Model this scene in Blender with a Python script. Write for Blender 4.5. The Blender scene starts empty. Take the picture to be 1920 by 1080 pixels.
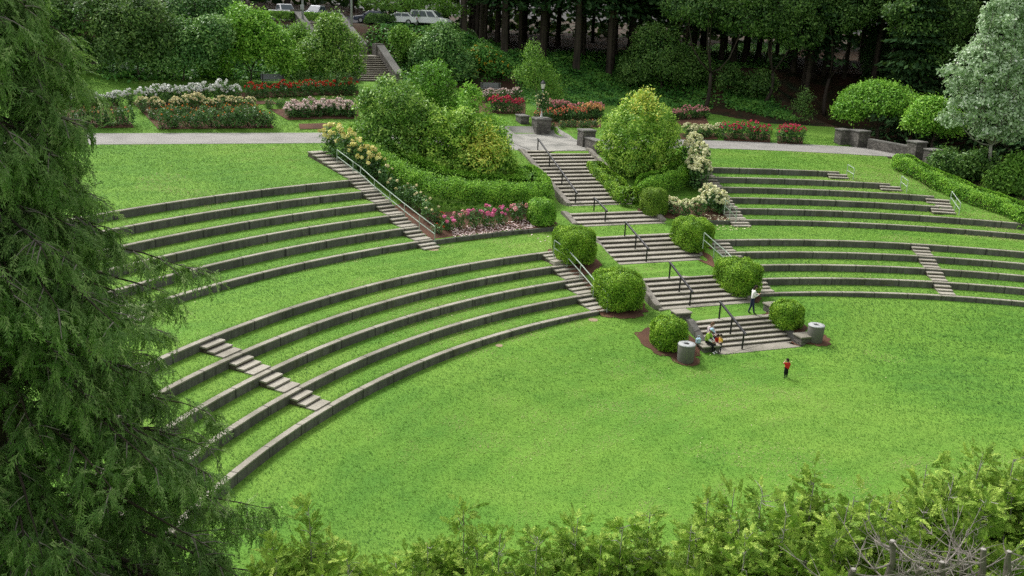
import bpy, bmesh, math, random
import numpy as np
from mathutils import Vector, Matrix
R_ = math.radians
rng = np.random.default_rng(11)
random.seed(5)
scene = bpy.context.scene
COL = scene.collection

# ------------------------------------------------------------------ camera
F_PX, PITCH, ROLL, CAM_H = 1733.4, R_(16.696), R_(2.6705), 17.063
cp, sp, cr, sr = math.cos(PITCH), math.sin(PITCH), math.cos(ROLL), math.sin(ROLL)
cam_d = bpy.data.cameras.new("camera")
cam = bpy.data.objects.new("camera", cam_d)
COL.objects.link(cam)
fw = Vector((0, cp, -sp)); up0 = Vector((0, sp, cp)); rt0 = Vector((1, 0, 0))
rt = rt0 * cr + up0 * sr
up = up0 * cr - rt0 * sr
M = Matrix((rt, up, -fw)).transposed().to_4x4()
M.translation = (0, 0, CAM_H)
cam.matrix_world = M
cam_d.sensor_width = 36
cam_d.lens = F_PX / 1920 * 36
cam_d.clip_start = 0.5
cam_d.clip_end = 1500
scene.camera = cam


def ray(u, v):
    x, y = u - 960, v - 540
    x, y = cr * x + sr * y, -sr * x + cr * y
    return np.array([x / F_PX, cp - (y / F_PX) * sp, -sp - (y / F_PX) * cp])


def at_z(u, v, z):
    d = ray(u, v)
    k = (z - CAM_H) / d[2]
    return np.array([d[0] * k, d[1] * k, z])


def at_y(u, v, Y):
    d = ray(u, v)
    k = Y / d[1]
    return np.array([d[0] * k, Y, CAM_H + d[2] * k])


def depth(P):
    return P[1] * cp - (P[2] - CAM_H) * sp


def ppm(P):                      # photo pixels per metre at a point
    return F_PX / depth(P)


# ------------------------------------------------------------------ layout of the amphitheatre
CX, CY = 25.479, 19.824
TH = R_(111.4)
AX = np.array([math.cos(TH), math.sin(TH)])      # up the stairs
BX = np.array([AX[1], -AX[0]])                   # across, to the right


def W(t, s):
    return CX + AX[0] * t + BX[0] * s, CY + AX[1] * t + BX[1] * s


def PL(r, ang):
    return CX + r * math.cos(R_(ang)), CY + r * math.sin(R_(ang))


LR = [36.012 + 1.553 * k for k in range(5)]
LZ = [1.132 + .455 * k for k in range(5)]
UR = [47.258 + 1.654 * k for k in range(6)]
UZ = [3.188 + .490 * k for k in range(6)]
ENDS = {6: 89.2, 5: 85.4, 4: 82.2, 3: 82.2, 2: 30, 1: 30}
SM = lambda x: np.clip(x, 0, 1) ** 2 * (3 - 2 * np.clip(x, 0, 1))
WT = .24                          # wall thickness


def gz(x, y):
    x = np.asarray(x, float); y = np.asarray(y, float)
    dx, dy = x - CX, y - CY
    r = np.hypot(dx, dy)
    ang = np.degrees(np.arctan2(dy, dx)) % 360
    t = dx * AX[0] + dy * AX[1]
    s = dx * BX[0] + dy * BX[1]
    zl = np.interp(ang, [50, 95, 104, 118, 128, 145, 190, 250], [.8, .82, .93, .95, .85, .7, .65, .4])
    lawn = zl * SM((r - 27.5) / 8.2)
    zp = np.interp(s, [-17, -3], [6.7, 6.0])
    c = np.cos(np.radians(ang) - TH)
    rp = np.where(ang > 97, np.minimum(62 / np.maximum(c, .5), 78), 64.0)

    def terr(m):
        z = lawn.copy()
        for k in range(4):
            f = (r - LR[k]) / 1.553
            z = np.where(r > LR[k] + .11, LZ[k] - .02 + .05 * f, z)
        z = np.where(r > LR[4] + .11, np.interp(r, [LR[4], UR[0]], [2.93, 2.80]), z)
        for k in range(m - 1):
            f = (r - UR[k]) / 1.654
            z = np.where(r > UR[k] + .11, UZ[k] - .02 + .05 * f, z)
        rm, zm = UR[m - 1], UZ[m - 1]
        f = np.clip((r - rm - .2) / np.maximum(rp - rm - .2, .1), 0, 1)
        return np.where(r > rm + .11, zm - .02 + f * (zp - zm + .02), z)
    z = terr(6)
    for m, e in ((5, 89.0), (4, 85.2), (2, 82.0)):
        z = z + (terr(m) - z) * SM((e + .35 - ang) / .7)
    # planted banks beside the stairs
    lo = np.interp(r, [27.5, 36.0, 42.4, 47.2], [0, .95, 2.93, 2.82])
    lo = np.where(r < 36.05, lawn, lo)
    wl = SM((ang - 106.6) / .7) * SM((123.7 - ang) / .7)
    z = np.where((r < UR[0]), z + (lo - z) * wl, z)
    hi = np.interp(r, [47.25, 47.4, 52, 61.5], [2.85, 3.08, 3.75, 6.0]) + (zp - 6.0) * SM((r - 52) / 9)
    wu = SM((ang - 101.8) / .7) * SM((130.6 - ang) / .7)
    z = np.where((r >= UR[0]) & (r < 70), z + (np.minimum(hi, zp) - z) * wu, z)
    # under the flights and on the grass landings between them
    prof = np.interp(t, [29.5, 30.6, 30.8, 32.35, 32.6, 35.1, 35.35, 37.4, 37.7, 41.3, 41.5, 44.05, 44.4, 47.6, 47.9, 48.9, 49.3, 51.8, 52.1, 61.2, 61.6],
                     [0, 0, -.25, .55, .96, 1.0, .75, 1.55, 1.96, 2.0, 1.75, 2.55, 2.96, 2.98, 2.7, 3.05, 3.46, 3.5, 3.2, 5.6, 5.97])
    sl = np.interp(t, [30, 38, 42, 46, 50, 61], [-3.9, -4.2, -4.4, -4.2, -3.6, -2.5])
    sh = np.interp(t, [30, 38, 42, 46, 50, 61], [1.7, 1.7, 2.2, 2.4, 2.7, 3.4])
    wc = SM((s - sl + .35) / .5) * SM((sh + .35 - s) / .5) * (t > 29.5) * (t < 62)
    z = z + (prof - z) * wc
    # path, rose garden, bank
    d = np.where(ang > 97, t - 68, r - 69.7)
    d = np.where((ang > 170) | (ang < 30), -1, d)
    sl_ = np.interp(s, [-8, 4, 22, 30], [.15, .12, .10, .06])
    D = np.interp(s, [-8, 4, 22, 30], [24, 19, 18, 11])
    top = np.interp(s, [1, 9, 30], [14.8, 11.9, 11.4])
    bw = np.interp(s, [-8, 3, 22, 30], [8, 10, 15, 20])
    g = zp + .15 * SM(d / 1.5) + sl_ * np.minimum(d, D)
    b = SM((d - D) / bw * .96 + .02)
    g = np.where(d > D, g + (top - g) * b + .03 * np.maximum(d - D - bw, 0), g)
    z = np.where((d > 0), g, np.where((r > rp) & (d <= 0), zp, z))
    # plaza stays level into the garden
    wpz = SM((s + .6) / .6) * SM((5.0 - s) / .6) * SM((72.3 - t) / .8) * (t > 61)
    z = z + (6.0 - z) * wpz
    # ground falls away behind the hedge on the right
    z = z - 2.6 * SM((s - 36.5) / 6) * SM((r - 60) / 5) * SM((30 - d) / 12)
    # the near bank below the viewer
    nb = np.maximum(0, (17.5 - y)) * .78
    nb = np.minimum(nb, 15.2)
    z = np.where((t < 30) & (r < 60), np.maximum(z, nb), z)
    return z


def g1(x, y):
    return float(gz(np.array([x]), np.array([y]))[0])


def G(u, v):
    """where the sight line through a photo pixel meets the ground"""
    d = ray(u, v)
    ks = np.arange(9, 190, .1)
    h = CAM_H + d[2] * ks - gz(d[0] * ks, d[1] * ks)
    i = np.argmax(h <= 0)
    if h[i] > 0:
        i = len(ks) - 1
    k = ks[i]
    if i > 0 and h[i] <= 0:
        k = ks[i - 1] + .1 * h[i - 1] / max(h[i - 1] - h[i], 1e-6)
    return np.array([d[0] * k, d[1] * k, float(gz(np.array([d[0] * k]), np.array([d[1] * k]))[0])])


# ------------------------------------------------------------------ object helpers
def tag(o, label=None, cat=None, group=None, kind=None):
    if label: o["label"] = label
    if cat: o["category"] = cat
    if group: o["group"] = group
    if kind: o["kind"] = kind
    return o


def empty(name, loc=(0, 0, 0), rz=0.0):
    o = bpy.data.objects.new(name, None)
    o.empty_display_size = .3
    o.location = loc
    o.rotation_euler = (0, 0, rz)
    COL.objects.link(o)
    return o


def link(name, me, parent=None, mats=()):
    o = bpy.data.objects.new(name, me)
    for m in mats:
        me.materials.append(m)
    COL.objects.link(o)
    if parent is not None:
        o.parent = parent
    return o


class MB:
    """collects simple solids and links them as one mesh object"""
    def __init__(self):
        self.v = []; self.f = []; self.mi = []; self.cur = 0

    def poly(self, pts, faces):
        b = len(self.v)
        self.v += [tuple(map(float, p)) for p in pts]
        for f in faces:
            self.f.append([b + i for i in f]); self.mi.append(self.cur)
        return self

    def box(self, x0, x1, y0, y1, z0, z1, mat=None):
        P = [(x, y, z) for z in (z0, z1) for y in (y0, y1) for x in (x0, x1)]
        if mat is not None:
            P = [tuple(mat @ Vector(p)) for p in P]
        return self.poly(P, [(0, 2, 3, 1), (4, 5, 7, 6), (0, 1, 5, 4), (2, 6, 7, 3), (0, 4, 6, 2), (1, 3, 7, 5)])

    def hexa(self, lo, hi):
        """lo, hi: four points each, same order"""
        return self.poly(list(lo) + list(hi), [(3, 2, 1, 0), (4, 5, 6, 7), (0, 1, 5, 4), (1, 2, 6, 5), (2, 3, 7, 6), (3, 0, 4, 7)])

    def tube(self, pts, rad, n=6, cap=True):
        pts = [Vector(p) for p in pts]
        if not hasattr(rad, "__len__"):
            rad = [rad] * len(pts)
        b = len(self.v); m = len(pts)
        pu = None
        for i, p in enumerate(pts):
            d = (pts[min(i + 1, m - 1)] - pts[max(i - 1, 0)])
            if d.length < 1e-9: d = Vector((0, 0, 1))
            d.normalize()
            if pu is None:
                a = Vector((0, 0, 1)) if abs(d.z) < .9 else Vector((1, 0, 0))
                pu = d.cross(a).normalized()
            else:
                pu = (pu - d * pu.dot(d))
                pu = pu.normalized() if pu.length > 1e-6 else d.orthogonal().normalized()
            w = d.cross(pu)
            for k in range(n):
                a = 2 * math.pi * k / n
                q = p + (pu * math.cos(a) + w * math.sin(a)) * rad[i]
                self.v.append(tuple(q))
        for i in range(m - 1):
            for k in range(n):
                self.f.append([b + i * n + k, b + i * n + (k + 1) % n, b + (i + 1) * n + (k + 1) % n, b + (i + 1) * n + k]); self.mi.append(self.cur)
        if cap:
            self.f.append([b + k for k in range(n)][::-1]); self.mi.append(self.cur)
            self.f.append([b + (m - 1) * n + k for k in range(n)]); self.mi.append(self.cur)
        return self

    def lathe(self, prof, n=24, c=(0, 0, 0), cap0=True, cap1=True):
        b = len(self.v); m = len(prof)
        for r, z in prof:
            for k in range(n):
                a = 2 * math.pi * k / n
                self.v.append((c[0] + r * math.cos(a), c[1] + r * math.sin(a), c[2] + z))
        for i in range(m - 1):
            for k in range(n):
                self.f.append([b + i * n + k, b + i * n + (k + 1) % n, b + (i + 1) * n + (k + 1) % n, b + (i + 1) * n + k]); self.mi.append(self.cur)
        if cap0: self.f.append([b + k for k in range(n)][::-1]); self.mi.append(self.cur)
        if cap1: self.f.append([b + (m - 1) * n + k for k in range(n)]); self.mi.append(self.cur)
        return self

    def arc(self, r0, r1, z0, z1, a0, a1, da=.75):
        """a curved block between two radii and two angles about the amphitheatre's centre; z may be callables of angle"""
        n = max(1, int(abs(a1 - a0) / da))
        b = len(self.v)
        fz0 = z0 if callable(z0) else (lambda a: z0)
        fz1 = z1 if callable(z1) else (lambda a: z1)
        fr0 = r0 if callable(r0) else (lambda a: r0)
        fr1 = r1 if callable(r1) else (lambda a: r1)
        for i in range(n + 1):
            a = a0 + (a1 - a0) * i / n
            for r, z in ((fr0(a), fz0(a)), (fr1(a), fz0(a)), (fr1(a), fz1(a)), (fr0(a), fz1(a))):
                x, y = PL(r, a)
                self.v.append((x, y, z))
        for i in range(n):
            for k in range(4):
                self.f.append([b + i * 4 + k, b + i * 4 + (k + 1) % 4, b + (i + 1) * 4 + (k + 1) % 4, b + (i + 1) * 4 + k]); self.mi.append(self.cur)
        self.f.append([b, b + 1, b + 2, b + 3][::-1]); self.mi.append(self.cur)
        e = b + n * 4
        self.f.append([e, e + 1, e + 2, e + 3]); self.mi.append(self.cur)
        return self

    def build(self, name, mat, parent=None, smooth=False, bevel=0.0, noise=0.0, sub=0):
        me = bpy.data.meshes.new(name)
        me.from_pydata(self.v, [], self.f)
        mats = mat if isinstance(mat, (list, tuple)) else [mat]
        for i, p in enumerate(me.polygons):
            p.material_index = self.mi[i]
        bm = bmesh.new(); bm.from_mesh(me)
        bmesh.ops.recalc_face_normals(bm, faces=bm.faces)
        if bevel > 0:
            bmesh.ops.bevel(bm, geom=[e for e in bm.edges if e.calc_face_angle(0) > .6], offset=bevel, segments=1, affect='EDGES')
        if sub:
            bmesh.ops.subdivide_edges(bm, edges=bm.edges[:], cuts=sub, use_grid_fill=True)
        if noise > 0:
            for v in bm.verts:
                v.co += Vector((random.gauss(0, noise), random.gauss(0, noise), random.gauss(0, noise)))
        bm.to_mesh(me); bm.free()
        if smooth:
            for p in me.polygons: p.use_smooth = True
        return link(name, me, parent, mats)


# ------------------------------------------------------------------ materials
class NT:
    def __init__(self, name):
        self.m = bpy.data.materials.new(name)
        self.m.use_nodes = True
        self.t = self.m.node_tree
        self.t.nodes.clear()
        self.out = self.t.nodes.new('ShaderNodeOutputMaterial')

    def n(self, typ, **kw):
        nd = self.t.nodes.new(typ)
        for k, v in kw.items():
            if k in nd.inputs.keys():
                self.set(nd.inputs[k], v)
            else:
                setattr(nd, k, v)
        return nd

    def set(self, sock, v):
        if hasattr(v, 'is_output'):
            self.t.links.new(v, sock)
        else:
            sock.default_value = v

    def coord(self, sc=(1, 1, 1), obj=True):
        tc = self.n('ShaderNodeTexCoord')
        mp = self.n('ShaderNodeMapping')
        self.set(mp.inputs['Vector'], tc.outputs['Object'])
        mp.inputs['Scale'].default_value = sc
        return mp.outputs[0]

    def noise(self, vec, scale, detail=4, rough=.55, dist=0.0):
        nd = self.n('ShaderNodeTexNoise')
        self.set(nd.inputs['Vector'], vec)
        nd.inputs['Scale'].default_value = scale
        nd.inputs['Detail'].default_value = detail
        nd.inputs['Roughness'].default_value = rough
        nd.inputs['Distortion'].default_value = dist
        return nd.outputs['Fac']

    def ramp(self, fac, stops):
        nd = self.n('ShaderNodeValToRGB')
        e = nd.color_ramp.elements
        while len(e) < len(stops): e.new(.5)
        for i, (p, c) in enumerate(stops):
            e[i].position = p
            e[i].color = (*c, 1) if len(c) == 3 else c
        self.set(nd.inputs[0], fac)
        return nd.outputs[0]

    def mix(self, f, a, b, mode='MIX'):
        nd = self.n('ShaderNodeMix', data_type='RGBA', blend_type=mode)
        self.set(nd.inputs[0], f)
        for s, v in ((nd.inputs[6], a), (nd.inputs[7], b)):
            if isinstance(v, tuple) and len(v) == 3: v = (*v, 1)
            self.set(s, v)
        return nd.outputs[2]

    def rng(self, f, a, b, c=0., d=1.):
        nd = self.n('ShaderNodeMapRange')
        self.set(nd.inputs[0], f)
        for i, v in enumerate((a, b, c, d)): nd.inputs[i + 1].default_value = v
        return nd.outputs[0]

    def math(self, op, a, b=0.0):
        nd = self.n('ShaderNodeMath', operation=op)
        self.set(nd.inputs[0], a); self.set(nd.inputs[1], b)
        return nd.outputs[0]

    def bump(self, h, st=.3, dist=.02):
        nd = self.n('ShaderNodeBump')
        self.set(nd.inputs['Height'], h)
        nd.inputs['Strength'].default_value = st
        nd.inputs['Distance'].default_value = dist
        return nd.outputs[0]

    def bsdf(self, color, rough=.8, normal=None, spec=.3, metal=0.):
        b = self.n('ShaderNodeBsdfPrincipled')
        if isinstance(color, tuple) and len(color) == 3: color = (*color, 1)
        self.set(b.inputs['Base Color'], color)
        self.set(b.inputs['Roughness'], rough)
        self.set(b.inputs['Specular IOR Level'], spec)
        self.set(b.inputs['Metallic'], metal)
        if normal is not None: self.set(b.inputs['Normal'], normal)
        self.t.links.new(b.outputs[0], self.out.inputs[0])
        return b


def plain(name, col, rough=.6, spec=.3, metal=0., var=.25, sc=6.):
    k = NT(name)
    v = k.coord()
    n = k.noise(v, sc, 5)
    a = tuple(c * (1 - var) for c in col); b = tuple(min(1, c * (1 + var)) for c in col)
    k.bsdf(k.ramp(n, [(.3, a), (.7, b)]), rough, None, spec, metal)
    return k.m


def concrete(name, base, dark, streak=True, stain=.6, joints=0):
    k = NT(name)
    v = k.coord()
    big = k.noise(v, .5, 4)
    fine = k.noise(v, 14, 5, .7)
    col = k.mix(k.rng(fine, .3, .7), tuple(c * .78 for c in base), tuple(c * 1.18 for c in base))
    col = k.mix(k.math('MULTIPLY', k.rng(big, .42, .68), stain), col, dark)
    if streak:
        vs = k.coord((2.2, 2.2, .12))
        st = k.noise(vs, 1.6, 4, .7)
        col = k.mix(k.math('MULTIPLY', k.rng(st, .48, .66), .75), col, tuple(c * .6 for c in dark))
        moss = k.noise(v, 1.1, 4, .6)
        col = k.mix(k.math('MULTIPLY', k.rng(moss, .58, .72), .45), col, (.10, .10, .035))
    h = fine
    if joints:                                   # pour joints every few metres along the curve, each length its own tone
        tc = k.n('ShaderNodeTexCoord'); sp_ = k.n('ShaderNodeSeparateXYZ'); k.set(sp_.inputs[0], tc.outputs['Object'])
        an = k.math('ARCTAN2', k.math('SUBTRACT', sp_.outputs[1], CY), k.math('SUBTRACT', sp_.outputs[0], CX))
        q = k.math('MULTIPLY', an, joints)
        wn = k.n('ShaderNodeTexWhiteNoise', noise_dimensions='1D'); k.set(wn.inputs['W'], k.math('FLOOR', q))
        col = k.mix(k.rng(wn.outputs['Value'], 0, 1, 0, .55), col, tuple(c * .55 for c in base))
        fr = k.math('ABSOLUTE', k.math('SUBTRACT', k.math('FRACT', q), .5))
        col = k.mix(k.math('MULTIPLY', k.rng(fr, .478, .492), .85), col, tuple(c * .22 for c in base))
        chip = k.noise(v, 2.3, 5, .75)
        col = k.mix(k.math('MULTIPLY', k.rng(chip, .56, .70), .6), col, (.075, .082, .04))
    k.bsdf(col, .9, k.bump(h, .35, .02), .2)
    return k.m


def grass_mat(name, tone=1.0):
    k = NT(name)
    v = k.coord()
    n1 = k.noise(v, .085, 5, .62, .9)
    n0 = k.noise(k.coord((.5, 1.3, 1)), .22, 4, .6, .5)
    n2 = k.noise(v, .45, 5, .65, .3)
    n3 = k.noise(k.coord((1, 1.0, 1)), 3.2, 5, .7)
    fine = k.noise(k.coord((1.0, 1.6, 1)), 17, 5, .75)
    c0 = (.064 * tone, .160 * tone, .018); c1 = (.118 * tone, .240 * tone, .030)
    col = k.mix(k.rng(n2, .32, .68), c0, c1)
    col = k.mix(k.math('MULTIPLY', k.rng(n1, .45, .66), .75), col, (.185 * tone, .280 * tone, .045))
    col = k.mix(k.math('MULTIPLY', k.rng(n0, .52, .30), .6), col, (.042 * tone, .140 * tone, .018))
    col = k.mix(k.math('MULTIPLY', k.rng(n0, .52, .70), .5), col, (.15 * tone, .285 * tone, .035))
    col = k.mix(k.math('MULTIPLY', k.rng(n1, .48, .30), .65), col, (.042 * tone, .135 * tone, .022))
    # mower bands, curving with the terraces
    tc = k.n('ShaderNodeTexCoord')
    sub = k.n('ShaderNodeVectorMath', operation='SUBTRACT')
    k.set(sub.inputs[0], tc.outputs['Object']); sub.inputs[1].default_value = (CX, CY, 0)
    flat = k.n('ShaderNodeVectorMath', operation='MULTIPLY')
    k.set(flat.inputs[0], sub.outputs[0]); flat.inputs[1].default_value = (1, 1, 0)
    ln = k.n('ShaderNodeVectorMath', operation='LENGTH')
    k.set(ln.inputs[0], flat.outputs[0])
    wob = k.math('ADD', ln.outputs['Value'], k.math('MULTIPLY', n2, 1.2))
    band = k.math('SINE', k.math('MULTIPLY', wob, 4.6))
    col = k.mix(k.math('MULTIPLY', k.rng(band, -.4, 1), .22), col, (.18 * tone, .33 * tone, .04))
    # speckle of blades, dead thatch
    col = k.mix(k.rng(fine, .30, .72), k.mix(.22, col, (.020, .08, .008)), k.mix(.42, col, (.24, .50, .06)))
    col = k.mix(k.math('MULTIPLY', k.rng(n3, .56, .80), .45), col, (.20, .30, .05))
    dry = k.noise(v, .55, 6, .75, .8)
    col = k.mix(k.math('MULTIPLY', k.rng(dry, .66, .78), .6), col, (.30, .27, .11))
    k.bsdf(col, .85, k.bump(fine, .5, .035), .15)
    return k.m


def leaf_mat(name, stops, trans=.25, rough=.5, spec=.25):
    k = NT(name)
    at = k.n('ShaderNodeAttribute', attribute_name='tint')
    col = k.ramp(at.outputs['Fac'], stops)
    b = k.n('ShaderNodeBsdfPrincipled')
    k.set(b.inputs['Base Color'], col)
    b.inputs['Roughness'].default_value = rough
    b.inputs['Specular IOR Level'].default_value = spec
    tr = k.n('ShaderNodeBsdfTranslucent')
    k.set(tr.inputs[0], k.mix(.5, col, (.16, .28, .03)))
    mx = k.n('ShaderNodeMixShader')
    mx.inputs[0].default_value = trans
    k.t.links.new(b.outputs[0], mx.inputs[1]); k.t.links.new(tr.outputs[0], mx.inputs[2])
    k.t.links.new(mx.outputs[0], k.out.inputs[0])
    return k.m


def stone_mat(name, base=(.15, .14, .125)):
    k = NT(name)
    v = k.coord((1, 1, 2.0))
    vo = k.n('ShaderNodeTexVoronoi', feature='DISTANCE_TO_EDGE')
    k.set(vo.inputs['Vector'], v); vo.inputs['Scale'].default_value = 2.6
    vc = k.n('ShaderNodeTexVoronoi')
    k.set(vc.inputs['Vector'], v); vc.inputs['Scale'].default_value = 2.6
    fine = k.noise(k.coord(), 18, 5, .7)
    hs = k.n('ShaderNodeSeparateColor'); k.set(hs.inputs[0], vc.outputs['Color'])
    col = k.mix(hs.outputs[0], tuple(c * .6 for c in base), tuple(c * 1.35 for c in base))
    col = k.mix(k.rng(fine, .3, .7, 0, .5), col, tuple(c * .5 for c in base))
    joint = k.rng(vo.outputs['Distance'], .0, .07)
    col = k.mix(joint, tuple(c * .3 for c in base), col)
    k.bsdf(col, .9, k.bump(joint, .6, .03), .2)
    return k.m


MAT = {}
MAT['grass'] = grass_mat('lawn_grass', .92)
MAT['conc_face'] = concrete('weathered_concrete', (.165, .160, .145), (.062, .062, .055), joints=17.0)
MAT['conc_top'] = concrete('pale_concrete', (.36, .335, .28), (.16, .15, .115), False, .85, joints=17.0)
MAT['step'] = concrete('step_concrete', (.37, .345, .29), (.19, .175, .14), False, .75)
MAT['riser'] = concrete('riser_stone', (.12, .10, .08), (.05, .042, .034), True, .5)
MAT['path'] = concrete('asphalt_path', (.29, .28, .26), (.17, .165, .155), False, .6)
MAT['flag'] = concrete('flagstone', (.33, .32, .29), (.16, .16, .145), False, .9)
MAT['stone'] = stone_mat('dry_stone')
MAT['black'] = plain('black_metal', (.012, .012, .014), .4, .5)
MAT['rail'] = plain('pale_green_metal', (.36, .43, .36), .5, .4)
MAT['soil'] = concrete('bark_mulch', (.115, .058, .036), (.05, .027, .018), False, .7)
MAT['duff'] = concrete('forest_duff', (.055, .028, .016), (.014, .028, .010), False, .95)

# ------------------------------------------------------------------ ground sheet
def ground():
    rad = list(np.arange(0, 27, 1.0)) + list(np.arange(27, 35.9, .45))
    allR = LR + UR
    for i, Rk in enumerate(allR):
        nxt = allR[i + 1] if i + 1 < len(allR) else 60
        rad += [Rk + .07, Rk + .15]
        n = max(2, int((nxt - Rk) / .42))
        rad += [Rk + .15 + (nxt - .02 - Rk - .15) * j / n for j in range(1, n + 1)]
    rad += list(np.arange(60.3, 110, .5)) + list(np.arange(110, 230, 4.0))
    rad = np.array(sorted(set(np.round(rad, 4))))
    rad = rad[np.concatenate([[True], np.diff(rad) > .03])]
    ang = np.concatenate([np.arange(20, 200, .4), np.arange(200, 380, 3.0)])
    nr, na = len(rad), len(ang)
    A, Rr = np.meshgrid(np.radians(ang), rad)
    X = CX + Rr * np.cos(A); Y = CY + Rr * np.sin(A)
    Z = gz(X, Y)
    V = np.stack([X, Y, Z], -1).reshape(-1, 3)
    ii, jj = np.meshgrid(np.arange(nr - 1), np.arange(na), indexing='ij')
    j2 = (jj + 1) % na
    Fq = np.stack([ii * na + jj, (ii + 1) * na + jj, (ii + 1) * na + j2, ii * na + j2], -1).reshape(-1, 4)
    mid = V[Fq].mean(1)
    dx, dy = mid[:, 0] - CX, mid[:, 1] - CY
    t = dx * AX[0] + dy * AX[1]; s = dx * BX[0] + dy * BX[1]
    r = np.hypot(dx, dy); a = np.degrees(np.arctan2(dy, dx)) % 360
    d = np.where(a > 97, t - 68, r - 69.7)
    D = np.interp(s, [-8, 4, 22, 30], [24, 19, 18, 11])
    hl = np.array([G(u, v)[:2] for u, v in ((1684, 316), (1720, 334), (1760, 352), (1800, 370), (1840, 385), (1885, 398), (1935, 420), (2100, 500))])
    o_ = np.argsort(hl[:, 1])
    xh = np.interp(mid[:, 1], hl[o_, 1], hl[o_, 0])
    fl = ((d > D - 1) & (a < 175) & (a > 20)) | ((mid[:, 0] > xh + .3) & (mid[:, 1] < hl[:, 1].max() + 1) & (mid[:, 1] > hl[:, 1].min()) & (r > 52)) | ((mid[:, 1] >= hl[:, 1].max() + 1) & (mid[:, 0] > 33.2) & (r > 60))
    for name, msk, mat in (('lawn', ~fl, MAT['grass']), ('forest_floor', fl, MAT['duff'])):
        f = Fq[msk]
        used, inv = np.unique(f, return_inverse=True)
        me = mesh_np(name, V[used], inv.reshape(-1, 4))
        me.polygons.foreach_set('use_smooth', np.ones(len(f), bool))
        o = link(name, me, None, [mat])
        tag(o, kind='structure')


def mesh_np(name, V, Fq, tint=None):
    me = bpy.data.meshes.new(name)
    n = len(Fq); k = Fq.shape[1]
    me.vertices.add(len(V)); me.vertices.foreach_set('co', np.ascontiguousarray(V, np.float32).ravel())
    me.loops.add(n * k); me.loops.foreach_set('vertex_index', np.ascontiguousarray(Fq, np.int32).ravel())
    me.polygons.add(n); me.polygons.foreach_set('loop_start', np.arange(0, n * k, k, dtype=np.int32))
    if tint is not None:
        at = me.attributes.new('tint', 'FLOAT', 'FACE')
        at.data.foreach_set('value', np.ascontiguousarray(tint, np.float32))
    me.update(calc_edges=True)
    return me


ground()


def sheet(name, inner, outer, dz, mat, across=6):
    """a sheet lying on the ground between two point lists of equal length"""
    P0 = np.array(inner, float); P1 = np.array(outer, float)
    n = len(P0)
    V = []
    for i in range(n):
        for j in range(across + 1):
            p = P0[i] + (P1[i] - P0[i]) * j / across
            V.append(p[:2])
    V = np.array(V)
    Z = gz(V[:, 0], V[:, 1]) + dz
    V = np.column_stack([V, Z])
    Fq = []
    for i in range(n - 1):
        for j in range(across):
            b = i * (across + 1) + j
            Fq.append([b, b + across + 1, b + across + 2, b + 1])
    me = mesh_np(name, V, np.array(Fq))
    o = link(name, me, None, [mat])
    tag(o, kind='structure')
    return o


# path: straight on the left of the stairs, curving round on the right
ss = np.arange(-75, -1.0, 1.0)
sheet('path', [W(62.1, s) for s in ss], [W(68, s) for s in ss], .02, MAT['path'], 8)
aa = np.arange(110.4, 66, -1.0)
sheet('path', [PL(64.05 if a < 98 else 62.2 / math.cos(R_(a) - TH), a) for a in aa],
      [PL(69.6 if a < 98 else 68 / math.cos(R_(a) - TH), a) for a in aa], .02, MAT['path'], 8)
ss = np.arange(-2.0, 4.81, .4)
sheet('plaza', [W(61.5, s) for s in ss], [W(72.2, s) for s in ss], .05, MAT['flag'], 20)
# ------------------------------------------------------------------ terrace walls
def zl_at(r, a):
    x, y = PL(r, a)
    return g1(x, y)


LLa = lambda r: (np.interp(r, [36, 42.2], [123.5, 122.2]), np.interp(r, [36, 42.2], [125.75, 124.2]))
RLa = lambda r: (np.interp(r, [36, 42.2], [104.6, 105.3]), np.interp(r, [36, 42.2], [106.8, 107.2]))
ULa = lambda r: (np.interp(r, [46, 66], [130.3, 129.6]), np.interp(r, [46, 66], [131.75, 130.8]))
URa = lambda r: (100.4, 102.0)
SWa = lambda r: (154.7, 156.3)
NEa = lambda r: (86.1, 87.6)
ORD = ['lowest', 'second', 'third', 'fourth', 'fifth', 'sixth']


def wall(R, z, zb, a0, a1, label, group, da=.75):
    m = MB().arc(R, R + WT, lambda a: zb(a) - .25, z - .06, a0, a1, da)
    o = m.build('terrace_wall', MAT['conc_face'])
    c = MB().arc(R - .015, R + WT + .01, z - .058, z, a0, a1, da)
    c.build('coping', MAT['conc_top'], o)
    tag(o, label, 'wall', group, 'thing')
    return o


for k in range(5):
    f = (lambda R: (lambda a: zl_at(R - .05, a)))(LR[k])
    wall(LR[k], LZ[k], f, float(LLa(LR[k])[0]), 192, '%s curved grey concrete seat wall of the lower tier, west of the central stairs' % ORD[k], 'curved concrete terrace walls')
    wall(LR[k], LZ[k], f, 34, float(RLa(LR[k])[1]), '%s curved grey concrete seat wall of the lower tier, east of the central stairs' % ORD[k], 'curved concrete terrace walls')
for k in range(6):
    f = (lambda R: (lambda a: zl_at(R - .05, a)))(UR[k])
    wall(UR[k], UZ[k], f, float(ULa(UR[k])[0]), 178, '%s curved grey concrete seat wall of the upper tier, west of the shrubs' % ORD[k], 'curved concrete terrace walls')
    wall(UR[k], UZ[k], f, ENDS[k + 1] if ENDS[k + 1] > 31 else 34, 102.0, '%s curved grey concrete seat wall of the upper tier, east of the shrubs' % ORD[k], 'curved concrete terrace walls')
for a0, a1, side in ((118.4, 130.25, 'pink rose bed'), (102.05, 105.6, 'yellow rose bed')):
    f = lambda a: zl_at(UR[0] - .06, a)
    o = MB().arc(UR[0], UR[0] + .14, lambda a: zl_at(UR[0] - .1, a) - .2, 3.12, a0, a1, .5).build('edging_wall', MAT['conc_face'])
    tag(o, 'low dark concrete edging that holds the mulch of the %s' % side, 'edging')


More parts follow.
